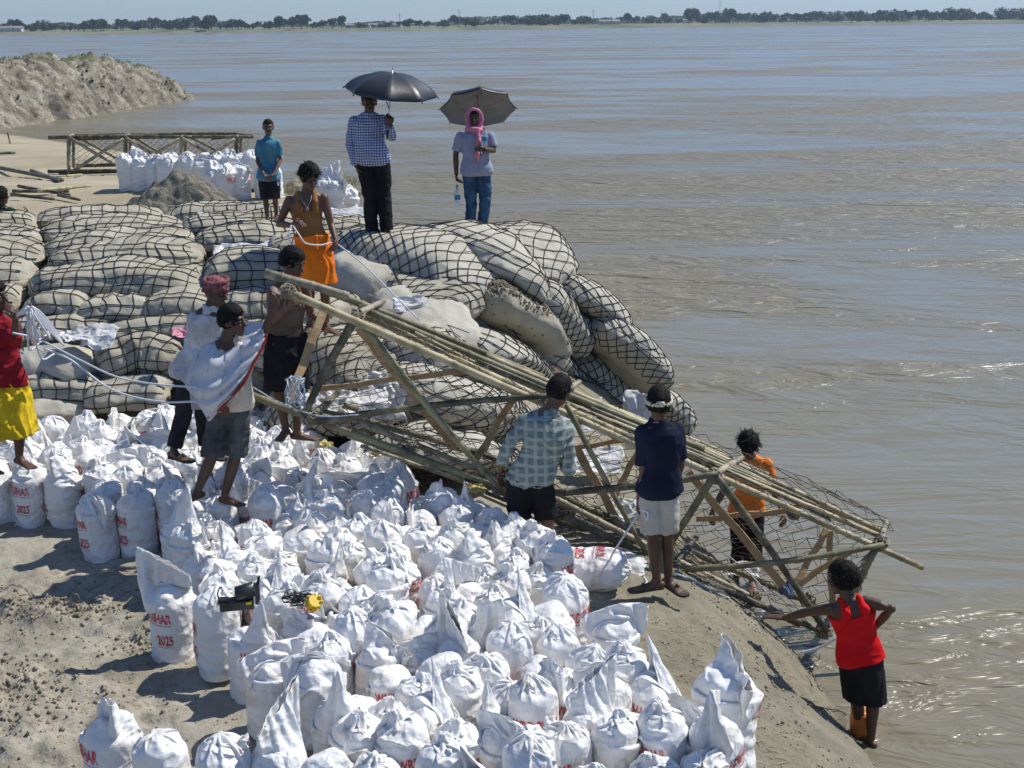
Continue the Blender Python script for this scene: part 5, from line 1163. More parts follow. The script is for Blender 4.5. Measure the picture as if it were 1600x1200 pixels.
# 6 turbaned man
p=Person(10.5,K(HE=(337,456),NE=(328,480),SHA=(305,497,.02),SHB=(346,492,.02),CH=(320,525),PE=(302,582),ELA=(297,545,-.05),ELB=(348,540,.12),WRA=(318,575,-.22),WRB=(350,580,.0),HIA=(293,592),HIB=(314,592,.05),KNA=(286,650,0),KNB=(318,648,.12),ANA=(271,703,-.03),ANB=(322,700,.15)),(.8,-.5),h=1.0,build=.90,skin=2,hf=(.85,-.4,-.35),hu=(.2,0,1))
p.body(hands=K(A=K(curl=.6),B=K(curl=.6))); p.hair(.2,.006,30,low=-.3,seed=6); p.shirt(M_white_c,sleeve=1.9,off=.024,flare=.12,fold=.022,lo=-.1,fs=(13,13,6)); p.pants(M_dkgrey,t1=1.9,off=.011,taper=.25); sandals(p)
g=Pr(); c=p.J['HE']+p.hu*.045-p.hf*.01
for q in range(7):
    tl=math.sin(q*2.1)*.5; pts=[c+p.hr*(.086*math.cos(a))+p.hf*(.100*math.sin(a))+p.hu*(.030*math.sin(a+q*.9)*.9+(q-3)*.013+.01) for a in np.linspace(0,6.28,22)]; g.limb(pts,[.017]*22,7)
g.ell(c+p.hu*.035,(.083,.095,.055),p.hr,p.hf,p.hu); link('turban',remesh(g,'turban',.008,2,.006,(30,30,30),8),p.root,M_turb)
p.tag('man with a maroon checked turban, dusty white shirt and black trousers standing on sandbags'); P6=p
# 7 boy with white shawl
D7=9.7
p=Person(D7,K(HE=(363,501),NE=(353,528),SHA=(330,548,.02),SHB=(384,540,.0),CH=(356,580),PE=(357,637),ELA=(322,592,-.02),ELB=(413,519,-.03),WRA=(338,622,-.16),WRB=(432,473,-.06),HIA=(343,650),HIB=(373,650),KNA=(330,715,-.02),KNB=(368,712,.05),ANA=(309,766,-.05),ANB=(351,773,.02)),(.8,-.55),h=.98,build=.95,skin=2,hf=(.92,-.25,-.05))
p.footdir=K(A=(-.6,-.8,0),B=(.9,-.5,0)); p.body(hands=K(A=K(curl=.6),B=K(curl=1.25,dirn=(.35,-.1,.8),side=(0,-1,0))),feet=p.footdir); p.hair(1.15,.014,400,low=-.42,line=.45,seed=7); p.tank(M_cream,'vest',off=.018,belly=.06,fold=.006,lo=0,flare=.03); p.pants(M_shorts_grey,'shorts',.93,.016,.3,.0)
def sheet(rows_uvd, org, th, n=46, foldamp=.02, nf=7, seed=1):
    C=[]
    for r in rows_uvd:
        P=[PD(*q)-Vector(org) for q in r]; c=cat_rom(P,10); dd=np.linspace(0,len(c)-1,n); C.append(np.array([list(c[int(round(x))]) for x in dd]))
    C=np.array(C); m=len(C); k=6; out=[]
    Cc=[]
    for j in range(n):
        c=cat_rom([Vector(C[i,j]) for i in range(m)],k); Cc.append([list(x) for x in c])
    G=np.array(Cc).transpose(1,0,2); M_,N_=G.shape[:2]; U,Vv=np.meshgrid(np.linspace(0,1,N_),np.linspace(0,1,M_))
    d=foldamp*(np.sin(nf*2*np.pi*(Vv+.25*np.sin(np.pi*U)+.05*np.sin(9*U+seed)))+.5*vnoise(np.stack([U*6,Vv*9],-1),seed))*np.sin(np.pi*np.clip(U*1.0,.04,.96))**.5
    G=G+np.stack([d*.2,-d,d*.35],-1); return mesh_np('shawl',G,grid_faces(M_,N_))
rows=[[(300,640,D7+.16),(320,640,D7+.19),(350,640,D7+.19),(380,610,D7+.17),(412,535,D7+.09)],
      [(295,595,D7+.12),(322,590,D7+.19),(352,590,D7+.20),(385,575,D7+.17),(414,527,D7+.09)],
      [(302,566,D7+.04),(328,542,D7+.09),(353,542,D7+.10),(384,530,D7+.09),(413,513,D7+.06)],
      [(300,566,D7-.05),(326,541,D7-.07),(352,552,D7-.10),(384,534,D7-.08),(412,514,D7-.05)],
      [(292,585,D7-.10),(318,578,D7-.18),(350,585,D7-.22),(384,558,D7-.17),(413,522,D7-.09)],
      [(290,603,D7-.12),(312,612,D7-.22),(345,612,D7-.27),(382,580,D7-.20),(413,528,D7-.10)],
      [(300,615,D7-.13),(316,632,D7-.22),(343,628,D7-.27),(380,592,D7-.21),(412,534,D7-.10)],
      [(322,645,D7-.16),(328,658,D7-.21),(342,642,D7-.26),(379,603,D7-.22),(411,540,D7-.10)]]
sm_=sheet(rows,p.o,.01,nf=6); so=link('shawl',sm_,p.root,M_shawl); md=so.modifiers.new('t','SOLIDIFY'); md.thickness=.006
g=Geo(); c=cat_rom([PD(*q)-Vector(p.o) for q in [(325,652,D7-.20),(333,650,D7-.235),(345,638,D7-.275),(362,620,D7-.26),(381,598,D7-.235),(398,565,D7-.17),(411,541,D7-.115),(416,522,D7-.09)]],8); g.tube(c,.011,6); link('border',g.mesh('border'),so,M_redborder)
p.tag('boy in a white shawl with red border, one arm raised to the pole'); P7=p
# 8 man in check shirt, from behind
p=Person(9.6,K(HE=(874,611,.06),NE=(857,641,.02),SHA=(822,659,.0),SHB=(884,668,.02),CH=(850,690,-.02),PE=(828,748,.0),ELA=(795,696,-.03),ELB=(889,733,.05),WRA=(783,732,.05),WRB=(862,700,.34),HIA=(810,760),HIB=(845,760),KNA=(812,815,.05),KNB=(855,812,.0),ANA=(815,872,.0),ANB=(861,872,.0)),(.3,.95),h=1.0,build=1.0,skin=0,hf=(.6,.8,-.1),hu=(.25,.1,1))
p.body(hands=K(A=K(curl=.45),B=K(curl=.8))); p.hair(1.0,.016,450,low=-.5,line=.5,seed=8); p.shirt(M_chk_green,sleeve=1.72,off=.022,flare=.03,fold=.020,lo=-.1,fs=(7,7,17)); p.pants(M_black,'shorts',.92,.015,.30)
p.tag('man from behind in grey green checked shirt and black shorts'); P8=p
# 9 man in navy
p=Person(9.05,K(HE=(1029,630),NE=(1029,657),SHA=(1004,676,-.02),SHB=(1058,672,.02),CH=(1032,705),PE=(1030,765),ELA=(1006,738,-.03),ELB=(1063,728,.05),WRA=(999,785,-.02),WRB=(1054,748,.22),HIA=(1015,778),HIB=(1042,778),KNA=(1021,842),KNB=(1042,840,.05),ANA=(1026,905,-.02),ANB=(1044,902,.06)),(-.25,.97),h=1.0,build=.97,skin=2,hf=(.0,1,-.15))
p.footdir=K(A=(-.9,-.25,0),B=(.5,-.8,0)); p.body(hands=K(A=K(curl=1.1),B=K(curl=.9)),feet=p.footdir); p.hair(.8,.012,400,low=-.45,seed=9); p.shirt(M_navy,'polo_shirt',sleeve=.80,off=.016,flare=.04,fold=.008,lo=-.1,fs=(9,9,6)); p.pants(M_beige,'shorts',.80,.016,.28,fold=.009); sandals(p)
g=Pr(); c=p.J['HE']+np.array([0,-.0,.025]); g.limb([c+np.array([.086*math.cos(a),.104*math.sin(a),.012*math.sin(a)]) for a in np.linspace(0,6.28,24)],[.021]*24,8); g.ell(c+np.array([.012,-.115,.006]),(.026,.020,.020)); g.ell(c+np.array([-.01,-.11,.012]),(.02,.016,.016)); link('headband',remesh(g,'headband',.006,2,.004,(40,40,60),3),p.root,M_band)
g=Geo(); ne=p.J['NE']; g.tube([ne+np.array([.068*math.cos(a),.068*math.sin(a)*.95,-.006-.012*math.sin(a)]) for a in np.linspace(0,6.28,20)],.005,5); link('collar_stripe',g.mesh('collar_stripe'),p.root,M_pink)
p.tag('man seen from behind in navy polo shirt, beige shorts and a knotted cream headband'); P9=p
# 10 man in orange shirt in the water
p=Person(11.35,K(HE=(1169,695,-.08),NE=(1175,715,.03),SHA=(1153,727),SHB=(1198,725),CH=(1175,749,.05),PE=(1166,797,.12),ELA=(1130,768,-.12),ELB=(1208,765,-.05),WRA=(1114,797,-.25),WRB=(1223,800,-.2),HIA=(1154,805,.1),HIB=(1178,805,.1),KNA=(1157,853,.02),KNB=(1178,853,.04),ANA=(1150,902,.1),ANB=(1175,902,.1)),(-.15,-1),h=.98,build=.92,skin=0,hf=(-.1,-.85,-.75),hu=(0,-.6,.8))
p.body(hands=K(A=K(curl=.9),B=K(curl=.9))); p.hair(1.6,.045,700,low=-.35,line=.28,seed=10); p.shirt(M_orangeT,'tshirt',sleeve=.7,off=.018,flare=.06,fold=.009,lo=-.1); p.pants(M_black,'trousers',1.55,.020,.2)
p.tag('man in orange shirt bending over the bamboo frame, standing in the shallow water')
# 11 man in red
D11=8.6
p=Person(D11,K(HE=(1318,905,.05),NE=(1327,934,.0),SHA=(1302,951,.03),SHB=(1353,940,-.02),CH=(1334,970,0),PE=(1345,1032,-.05),ELA=(1262,956,.18),ELB=(1393,951,-.12),WRA=(1226,966,.33),WRB=(1362,985,.02),HIA=(1333,1045,0),HIB=(1360,1040,-.05),KNA=(1338,1092,.08),KNB=(1364,1092,0),ANA=(1346,1143,.15),ANB=(1361,1152,.0)),(-.35,.94),h=1.0,build=.93,skin=2,hf=(-.75,.6,-.2),hu=(-.1,.1,1))
p.body(hands=K(A=K(curl=.12,dirn=(-.85,.45,-.05)),B=K(curl=.5))); p.hair(1.4,.026,600,low=-.4,line=.4,seed=11); p.tank(M_redc,'tank_top',off=.020,lo=0,fold=.010,flare=.04); p.skirt(M_black,'wrapped_cloth',hem=.98,w=.018,fold=.010,hi=.04)
p.tag('man in bright red sleeveless top and black cloth at the water edge')
# 12 man in yellow dhoti (cut by the frame)
p=Person(10.4,K(HE=(-8,462),NE=(-7,490),SHA=(-30,508),SHB=(12,506),CH=(-6,540),PE=(4,600),ELA=(-40,560),ELB=(24,535,-.1),WRA=(-25,600),WRB=(24,497,-.22),HIA=(-6,612),HIB=(18,612),KNA=(-14,672),KNB=(30,664),ANA=(-22,722),ANB=(30,713)),(.8,-.55),h=1.0,build=.97,skin=2,hf=(.9,-.3,-.1))
p.body(hands=K(A=K(curl=.5),B=K(curl=1.2,side=(0,-1,0)))); p.hair(1.0,.02,300,seed=12); p.shirt(M_maroon,sleeve=1.35,off=.026,fold=.012,lo=0,belly=.03); p.skirt(M_yellow,'dhoti',hem=1.15,w=.050,fold=.024,back=.05,hi=.14)
p.tag('man in dark red shirt and mustard yellow dhoti at the left edge'); P12=p
# 13 seated man in green at far left
p=Person(18.2,K(HE=(3,306),NE=(1,321),SHA=(-16,329),SHB=(16,329),CH=(0,340),PE=(-4,362,.1),ELA=(-24,352,-.1),ELB=(30,343,-.05),WRA=(-10,362,-.25),WRB=(43,340,-.1),HIA=(-12,364),HIB=(6,364),KNA=(0,352,-.40),KNB=(22,352,-.35),ANA=(4,380,-.40),ANB=(24,380,-.35)),(.3,-.9),h=1.0,build=.95,skin=2,hf=(.2,.95,-.1))
p.body(hands=K(B=K(curl=.5,dirn=(.2,0,1)))); p.hair(.9,.014,250,seed=13); p.shirt(M_green,sleeve=.9,off=.018); p.pants(M_dkgrey,off=.02)
p.tag('man in dark green shirt sitting on the sand at the left edge with raised hand')
# ======================= UMBRELLAS, ROPES, SMALL THINGS =======================
M_umb=mat('black_umbrella_cloth',(.018,.018,.022),(.03,.03,.036),scale=5,rough=.42,spec=.5,bump=.15,bscale=12); M_umbg=mat('silver_grey_lining',(.20,.20,.20),(.26,.26,.26),scale=5,rough=.6); M_steel=mat('steel_rod',(.35,.35,.36),rough=.3,metal=.8)
def umbrella(apex, axis_, r, depth, handle, label, lining=None, seed=0):
    apex=Vector(apex); ax=Vector(axis_).normalized(); rt=empty('umbrella',tuple(apex)); tag(rt,label,'umbrella'); X=ax.orthogonal().normalized(); Y=ax.cross(X); nr,na=12,64
    tips=[]
    def P(f,a,k=1):
        seg=(a/(2*math.pi)*8)%1; sc=1-.11*math.sin(math.pi*seg)*f**2; dip=.055*abs(math.sin(math.pi*seg))**.7*f
        rr=r*math.sin(f*1.25)/math.sin(1.25)*sc; h=-depth*(1-math.cos(f*1.25))/(1-math.cos(1.25))-dip*.6+ (.02*math.sin(math.pi*seg)*f**3)
        return X*math.cos(a)*rr+Y*math.sin(a)*rr+ax*h*k
    V=[tuple(P((i+.05)/(nr-1),2*math.pi*j/na)) for i in range(nr) for j in range(na)]
    c=link('canopy',mesh_np('canopy',V,grid_faces(nr,na,True)),rt,M_umb); md=c.modifiers.new('t','SOLIDIFY'); md.thickness=.002
    if lining: l=link('lining',mesh_np('lining',[tuple(Vector(v)*.985-ax*.006) for v in V],grid_faces(nr,na,True)),rt,lining)
    run=Vector(handle)-apex; L=run.length; sh=-ax
    for q in range(8):
        a=2*math.pi*q/8; g=Geo(); g.tube([P(f,a)-ax*.008 for f in np.linspace(.02,1.03,10)],.0028,5); g.tube([sh*depth*1.25,P(.52,a)-ax*.01],.0022,4); link('rib',g.mesh('rib'),rt,M_steel)
        g=Geo(); g.tube([P(1.0,a),P(1.04,a)*1.02],.006,6); link('rib_tip',g.mesh('rib_tip'),rt,M_umb)
    g=Geo(); g.tube([ax*.03,Vector(handle)-apex],.0055,8); link('shaft',g.mesh('shaft'),rt,M_steel)
    g=Geo(); g.tube([ax*.0,ax*.02,ax*.07],[.009,.006,.003],8); link('ferrule',g.mesh('ferrule'),rt,M_steel)
    H=Vector(handle)-apex; d=(H).normalized(); g=Geo(); g.tube([H-d*.02,H+d*.05,H+d*.08],[.012,.013,.009],8); link('handle',g.mesh('handle'),rt,M_umb)
    g=Geo(); e=P(1.0,2*math.pi*5/8); g.tube([e,e+Vector((.01,0,-.04)),e+Vector((.02,0,-.085))],.006,4); link('strap',g.mesh('strap'),rt,M_umb)
    return rt
h2=PD(606,200,14.72); a2=PD(613,114,14.85); umbrella(a2,Vector((.12,-.13,1)),.53,.21,h2+(h2-a2).normalized()*.05,'black umbrella held upright over the man in the blue checked shirt')
h3=PD(751,236,15.9); a3=PD(746,150,16.75); umbrella(a3,Vector((-.05,.55,.83)),.49,.18,h3,'umbrella with grey lining tipped back behind the man in the pink scarf',M_umbg)
M_nylon=mat('white_rope',(.70,.70,.74),(.62,.62,.66),scale=40,rough=.6,bump=.5,bscale=120,bdist=.003)
def rope(pts,r,label,name='rope',m=None,n=10):
    c=cat_rom([Vector(p) for p in pts],n); o=c[0].copy(); g=Geo(); g.tube([x-o for x in c],r,6); return tag(link(name,g.mesh(name),m=m or M_nylon,loc=tuple(o)),label,'rope')
rope([PD(20,520,10.15),PD(60,530,10.3),PD(120,560,10.1),PD(180,588,9.9),PD(240,600,9.7),PD(308,605,9.45)],.0085,'upper white rope stretched from the bundle to the boy in the shawl')
rope([PD(70,545,10.3),PD(110,562,10.1),PD(160,600,9.95),PD(200,618,9.8),PD(255,628,9.6),PD(308,627,9.5)],.0085,'lower white rope sagging below the taut one towards the shawl')
rt=empty('rope_bundle',tuple(PD(45,500,10.1))); tag(rt,'bundle of looped white rope hanging from the hand of the man in red','rope'); rg=random.Random(4)
for q in range(15):
    u1=rg.uniform(35,70)+q*1.5; v1=rg.uniform(525,560)
    pts=[PD(26,494,10.14),PD(30+q*1.6,482+rg.uniform(-3,5),10.1+rg.uniform(-.1,.05)),PD((u1+30)/2+6,(v1+488)/2-6,10.05+rg.uniform(-.1,.1)),PD(u1,v1,10.2+rg.uniform(-.1,.3)),PD(u1+rg.uniform(-12,20),v1+rg.uniform(-20,8),10.4)]
    if q<6: pts=[PD(24,492,10.14),PD(50,480+q*2,10.15),PD(75,500+q*3,10.3),PD(95+q,530+q*2,10.5)]
    c=cat_rom(pts,8); g=Geo(); g.tube([x-rt.location for x in c],.0085,5); link('rope_strand',g.mesh('rope_strand'),rt,M_nylon)
rope([PD(458,353,12.06),PD(468,368,11.98),PD(478,380,12.0),PD(500,383,12.05),PD(522,380,12.15),PD(545,395,12.2),PD(575,420,12.4),PD(620,465,12.2),PD(655,500,12.0)],.008,'white rope looping between the hands of the man in orange and down the slope')
rope([PD(455,352,12.06),PD(452,370,12.0),PD(457,388,12.1)],.008,'short white rope end hanging from the left hand of the man in orange')
rope([PD(1000,797,9.0),PD(1012,800,8.95),PD(1011,812,8.95),PD(1005,801,8.98)],.008,'small white rope loop at the hand of the man in navy')
rope([PD(1001,796,9.02),PD(990,815,9.0),PD(970,845,9.0),PD(955,870,9.05),PD(951,890,9.15)],.008,'white rope running from the hand in navy down to the lying sandbag')
def G_(u,v,up=.012):
    z=1.0
    for _ in range(8):
        p=PZ(u,v,z+up); z=float(ground(np.array([p.x]),np.array([p.y]))[0])
    return Vector((p.x,p.y,z+up))
rope([G_(962,888),G_(975,884),G_(995,890),G_(1010,908),G_(1005,915)],.008,'short curl of white rope on the mud by the sandals')
rope([G_(1045,893),G_(1080,905),G_(1110,922),G_(1140,935)],.008,'white rope lying along the mud bank right of the man in navy')
rope([PD(1252,1020,9.35),PD(1280,1012,9.3),PD(1310,996,9.2),PD(1325,990,9.1)],.011,'thick white rope over the water behind the man in red')
rope([PD(1140,870,10.2),PD(1175,900,10.2),PD(1205,935,10.2)],.006,'thin white cord hanging inside the bamboo frame')
M_cord=mat('pale_blue_cord',(.45,.52,.60),(.35,.42,.5),scale=20,rough=.6)
rt=empty('cord_binding',tuple(PD(462,612,9.9))); tag(rt,'pale blue cord looped round the lower corner of the bamboo frame','cord')
for q in range(6):
    c=[PD(462+random.uniform(-4,4)+14*math.cos(a+q),612+random.uniform(-4,4)+20*math.sin(a)*(1+.2*q/6),9.86+.12*math.sin(a+q)) for a in np.linspace(0,6.28,12)]; g=Geo(); g.tube([x-rt.location for x in c],.006,5); link('cord_loop',g.mesh('cord_loop'),rt,M_cord)
rope([PD(395,605,9.9),PD(440,630,9.8),PD(500,650,9.8),PD(560,648,9.85)],.005,'thin pale cord tied along the lower poles of the bamboo frame',m=M_cord)
# water bottles
M_pet=mat('clear_plastic',(.75,.80,.85),rough=.12,spec=.6); M_pet.node_tree.nodes['Principled BSDF'].inputs['Transmission Weight'].default_value=.75; M_lab=mat('blue_label',(.05,.20,.50),rough=.4)
def bottle(p,label,s=1.0,tilt=0):
    rt=empty('water_bottle',tuple(p)); rt.scale=(s,s,s); rt.rotation_euler=(0,tilt,0); tag(rt,label,'bottle')
    pr=[(0,.028),(.01,.032),(.05,.033),(.06,.031),(.12,.033),(.15,.032),(.18,.018),(.19,.013),(.205,.013)]
    g=Geo(); g.tube([(0,0,z) for z,_ in pr],[r for _,r in pr],14); link('bottle_body',g.mesh('bottle_body'),rt,M_pet)
    g=Geo(); g.tube([(0,0,.065),(0,0,.115)],.0335,14,False); link('bottle_label',g.mesh('bottle_label'),rt,M_lab)
    g=Geo(); g.tube([(0,0,.2),(0,0,.222)],.0155,10); link('bottle_cap',g.mesh('bottle_cap'),rt,M_white); return rt
bottle(PD(715,321,16.12),'clear water bottle with blue label hanging below the right hand of the scarf man',1.15)
bottle(PD(757,230,15.84),'clear water bottle clasped against the chest of the scarf man',1.1)
bottle(PD(436,290,16.2),'clear plastic bottle held by the boy in blue',.7)
g=Geo(); g.tube([PD(713,287,16.14)-PD(713,287,16.14),PD(715,300,16.12)-PD(713,287,16.14)],.003,4); tag(link('string',g.mesh('string'),m=M_nylon,loc=tuple(PD(713,287,16.14))),'short string from the hand of the scarf man to the hanging bottle','string')
# machine on a sandbag
M_blk=mat('black_machine_paint',(.015,.015,.016),(.03,.03,.032),scale=20,rough=.4,spec=.5); M_yel=mat('yellow_plastic',(.75,.5,.02),(.6,.38,.02),scale=12,rough=.5)
mp_=PZ(362,945,1.62); rt=empty('stitching_machine',(mp_.x,mp_.y,1.60),.2); rt.scale=(.85,.85,.85); tag(rt,'black bag stitching machine with a cylindrical motor lying on a sandbag','machine')
g=Geo(); g.tube([(.03,-.02,.12),(.04,-.02,.12),(.17,.0,.14),(.18,.0,.14)],[.045,.058,.058,.045],18); link('motor',g.mesh('motor'),rt,M_blk)
g=Geo(); g.box((.04,0,.03),(.13,.055,.035)); g.box((.10,.01,.075),(.07,.04,.03)); g.box((.20,.02,.09),(.02,.04,.075)); g.box((-.06,-.01,.07),(.04,.03,.02)); g.tube([(.21,.02,.17),(.22,.02,.23)],.012,8); link('machine_body',g.mesh('machine_body',False),rt,M_blk)
g=Geo(); g.tube([(-.09,0,.05),(-.10,0,.13),(-.085,0,.17),(-.06,0,.18)],.006,6); link('thread_guide',g.mesh('thread_guide'),rt,M_blk)
g=Geo(); g.box((.13,-.055,.05),(.02,.01,.01)); link('switch',g.mesh('switch',False),rt,M_yel)
g=Geo(); g.tube([(.07,0,.13),(.075,0,.13)],.053,16); g.tube([(.17,.015,.147),(.175,.016,.148)],.053,16); link('motor_ring',g.mesh('motor_ring'),rt,M_steel)
wp=PZ(478,940,1.66); rt=empty('wire_reel',(wp.x,wp.y,1.64)); tag(rt,'yellow plastic reel with tangled black wire lying on a sandbag','wire reel')
g=Geo(); g.tube([(.05,-.03,.02),(.07,-.05,.05)],.045,10); g.tube([(.045,-.025,.015),(.05,-.03,.02)],[.055,.055],10)
for q in range(8):
    a=q*.785; g.box((.06+.05*math.cos(a),-.04+.03*math.sin(a),.035+.035*math.sin(a)),(.01,.01,.01))
link('reel',g.mesh('reel',False),rt,M_yel)
for q in range(9):
    c=cat_rom([(random.uniform(-.16,.06),random.uniform(-.05,.08),random.uniform(.0,.07)) for _ in range(6)],8); g=Geo(); g.tube(c,.004,4); link('wire',g.mesh('wire'),rt,M_blk)
# plastic sheets, torn sacks, litter
M_sheet=mat('torn_white_sack',(.66,.66,.67),(.55,.53,.50),scale=6,rough=.55,bump=.4,bscale=20,c3=(.40,.36,.28),c3scale=5); crumple(M_sheet,14,.6,.02)
M_blu=mat('blue_tarp',(.05,.12,.24),(.08,.17,.30),scale=6,rough=.55); M_pinkl=mat('pink_litter',(.55,.18,.25),(.62,.35,.4),scale=14,rough=.6); M_yl=mat('yellow_litter',(.62,.50,.12),(.7,.62,.35),scale=14,rough=.6)
def crumpled(p, sx, sy, hgt, m, label, seed, rz=0, ry=0, rx=0, name='plastic_sheet', n=34, edge=.22):
    a=np.linspace(-1,1,n); A,Bq=np.meshgrid(a,a); q=np.stack([A*1.6,Bq*1.6],-1)+seed*3.3
    Z=.6*hgt*(ridged(q*.55,seed,2)*1.0+.12*vnoise(q*3.1,seed)); X=A*sx*(1+edge*vnoise(np.stack([Bq*2.3,A*.5],-1),seed+1))+.10*sx*vnoise(q*2,seed+5); Y=Bq*sy*(1+edge*vnoise(np.stack([A*2.1,Bq*.5],-1),seed+2))+.10*sy*vnoise(q*2,seed+6)
    o=link(name,mesh_np(name,np.stack([X,Y,Z],-1),grid_faces(n,n)),m=m,loc=tuple(p)); o.rotation_euler=(rx,ry,rz); md=o.modifiers.new('t','SOLIDIFY'); md.thickness=.002
    return tag(o,label,'torn sack') if name!='litter' else tag(o,label,'litter')
for i,(u,v,d,sx,sy,h,m,lab,rx) in enumerate([
 (155,526,13.0,.22,.18,.08,M_sheet,'printed white sack sheet lying on the bag beside the rope bundle',.5),(118,525,13.0,.16,.14,.08,M_sheet,'crumpled white sack bit left of the printed sheet',.5),
 (375,398,15.1,.42,.25,.14,M_sheet,'heap of torn white sacks and litter on the bags above the turban',.2),(425,402,14.9,.25,.18,.10,M_yl,'yellowish litter beside the torn white sacks on the bags',.2),(345,410,14.9,.2,.15,.1,M_sheet,'small white sack scrap at the left of the litter heap',.2),
 (640,475,13.5,.22,.10,.06,M_sheet,'white torn flap sticking out on the slope above the poles',.9),(640,360,16.3,.42,.30,.05,M_blu,'blue tarpaulin scrap on the stack right of the black trousers',.1),
 (330,340,17.0,.20,.2,.05,M_sheet,'white scrap on the back edge of the stack near the sand heap',.2),(405,330,17.6,.35,.3,.1,M_sheet,'pile of empty white sacks at the feet of the boy in blue',.2),(540,335,17.4,.50,.3,.12,M_sheet,'pile of empty white sacks in front of the small row of sandbags',.2),
 (600,620,11.7,.30,.25,.16,M_sheet,'torn white sack hanging inside the upper bamboo frame',1.2),(588,606,11.6,.18,.14,.1,M_sheet,'white plastic basin like scrap behind the bamboo frame',1.0),(395,515,12.0,.35,.16,.08,M_sheet,'white cloth pile behind the shoulder of the boy in the shawl',.3),
 (505,625,10.5,.25,.18,.1,M_sheet,'torn white sack at the lower corner of the bamboo frame',.4),(985,640,13.4,.10,.25,.10,M_sheet,'shredded white sack hanging at the river end of the stack',1.2),(1000,660,12.9,.18,.35,.10,M_sheet,'frayed white plastic strips behind the head with the cream band',1.2),
 (1195,958,10.1,.16,.08,.07,M_sheet,'small white torn sack at the foot of the bamboo frame by the water',.3),(1160,890,10.9,.20,.10,.06,M_sheet,'white sack scrap at the edge of the shallow water',.3),(1160,935,10.4,.18,.08,.06,M_sheet,'white foam like scrap under the lower bamboo poles',.3),
 (990,800,10.5,.25,.14,.1,M_sheet,'white torn sack in the mud behind the hand of the man in navy',.3),(700,790,10.2,.25,.15,.1,M_sheet,'torn sack between the sandbag field and the lower pole',.3),(745,765,10.3,.12,.06,.06,M_yl,'yellow packets crushed beside the lower bamboo pole',.3),
 (880,905,9.2,.4,.2,.05,M_dkgrey,'dark grey plastic sheet on the mud behind the lying sandbag',.1),(950,880,9.6,.35,.2,.05,M_sheet,'dusty white sheet trodden into the mud by the lower poles',.1),(510,695,10.6,.06,.05,.05,M_yl,'yellow and green snack packets near the bamboo foot',.3),(585,712,10.4,.05,.04,.04,M_yl,'small yellow packet on top of the sandbags by the frame',.3),
 (285,520,12.9,.12,.1,.08,M_pinkl,'pink cloth scrap on the bag left of the white shirt',.4),(560,630,11.3,.3,.2,.1,M_sheet,'pale sack scrap under the tan netted bag in the frame',.4),(930,720,11.7,.3,.2,.1,M_sheet,'dusty sack remnant on the slope between the two men by the frame',.5),(900,650,12.4,.35,.25,.12,M_sheet,'muddy sack remnant on the slope right of the black hair',.6)]):
    crumpled(PD(u,v,d),sx*.85,sy*.85,h,m,lab,i+1,rz=random.uniform(-.4,.4),rx=rx,name='litter' if m in (M_yl,M_pinkl) else 'torn_sack')
# orange pot behind the bank
oc=PZ(1342,1120,.45); g=Geo(); pr=[(0,.05),(.02,.075),(.10,.09),(.19,.092),(.22,.085),(.23,.09),(.24,.09)]
g.tube([(0,0,z) for z,_ in pr],[r for _,r in pr],20); M_pot=mat('orange_plastic',(.75,.22,.05),(.8,.28,.08),scale=4,rough=.3,spec=.5)
pp=PD(1345,1150,8.75); tag(link('plastic_pot',g.mesh('plastic_pot'),m=M_pot,loc=(pp.x,pp.y,-.05)),'orange plastic pot between the bank and the legs of the man in red','pot')
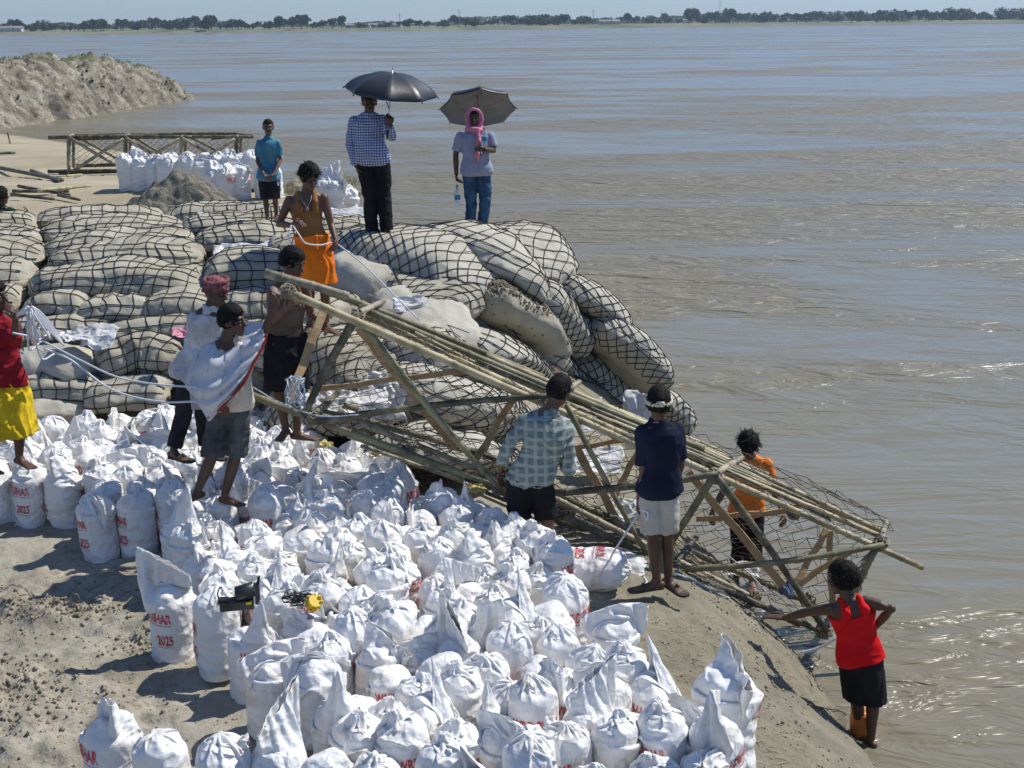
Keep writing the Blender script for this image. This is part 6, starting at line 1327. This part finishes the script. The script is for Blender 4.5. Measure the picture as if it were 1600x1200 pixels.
# straw, twigs and roots on the right bank, weeds
M_straw=mat('straw',(.34,.29,.18),(.22,.18,.10),scale=20,rough=.9); M_root=mat('root_wood',(.06,.048,.035),(.12,.095,.07),scale=20,rough=.9)
g=Geo(); 
for _ in range(1100):
    u=random.uniform(880,1400); v=random.uniform(900,1200); p=G_(u,v,.004) if False else None
xs=np.array([random.uniform(.2,2.7) for _ in range(3500)]); ys_=np.array([random.uniform(6.2,10.6) for _ in range(3500)]); zz=ground(xs,ys_)
keep=[i for i in range(3500) if zz[i]>.08 and vnoise(np.array([[xs[i]*1.7,ys_[i]*1.7]]),8)[0]>-.15]
V=[];F=[];k=0
for i in keep:
    a=random.random()*6.28; l=random.uniform(.012,.055); w=random.uniform(.001,.003); dx,dy=math.cos(a),math.sin(a); x,y,z=xs[i],ys_[i],zz[i]+.006; z2=float(z)+random.uniform(-.002,.014)
    V+=[(x-dx*l-dy*w,y-dy*l+dx*w,z),(x-dx*l+dy*w,y-dy*l-dx*w,z),(x+dx*l+dy*w,y+dy*l-dx*w,z2),(x+dx*l-dy*w,y+dy*l+dx*w,z2)]; F.append((k,k+1,k+2,k+3)); k+=4
tag(link('straw_litter',mesh_np('straw_litter',V,F,False),m=M_straw),'bits of straw and dry leaves scattered on the mud bank','straw',kind='stuff')
for i,(pts,r,lab) in enumerate([([(1262,1020),(1290,1055),(1310,1090),(1335,1125)],.007,'dark root snaking along the crest of the bank by the man in red'),([(1262,1100),(1290,1104),(1312,1110),(1330,1122)],.005,'thin root branching off near the crest of the bank'),([(1225,985),(1245,1010),(1265,1040),(1280,1075)],.006,'root running down the bank edge above the thick rope'),([(1360,1170),(1385,1180),(1410,1195)],.006,'dark twig at the lower right end of the bank crest')]):
    rope([G_(u,v,.012) for u,v in pts],r,lab,'root',M_root)
# dry weeds on the soil mounds and bank
for nm,u,v,z,lab in (('weeds',530,272,2.85,'dry weeds sprouting from the mound behind the small row of sandbags'),('weeds',465,288,2.75,'dry weeds on the low dark mound by the head of the man in orange')):
    q=PZ(u,v,z); o=blades(nm,[(random.gauss(0,.16),random.gauss(0,.12),random.uniform(-.2,.0)) for _ in range(50)],.10,mat('dry_weed',(.16,.15,.06),(.28,.25,.13),scale=9,rough=.9),5,.006,.6); o.location=(q.x,q.y,q.z-.1); tag(o,lab,'weeds',kind='stuff')
# sticks bristling on the debris slope under the stack
g=Geo(); M_deb=M_root
for _ in range(420):
    u=random.uniform(560,1000); v=random.uniform(560,820)
    if v<(560+ (u-560)*.25): continue
    d=dface(u,v)-.15 if u<900 else 12.2; p=PD(u,v,max(10.7,d)); a=Vector((random.gauss(0,1),random.gauss(0,.6),random.gauss(0,.6))).normalized()*random.uniform(.04,.2)
    z=float(ground(np.array([p.x]),np.array([p.y]),False)[0]); 
    g.tube([p-a,p+Vector((0,0,random.gauss(0,.02))),p+a],random.uniform(.0025,.006),3,False)
tag(link('twig_debris',g.mesh('twig_debris'),m=M_deb),'tangle of twigs, loose net cord and roots on the slope behind the frame','debris',kind='stuff')
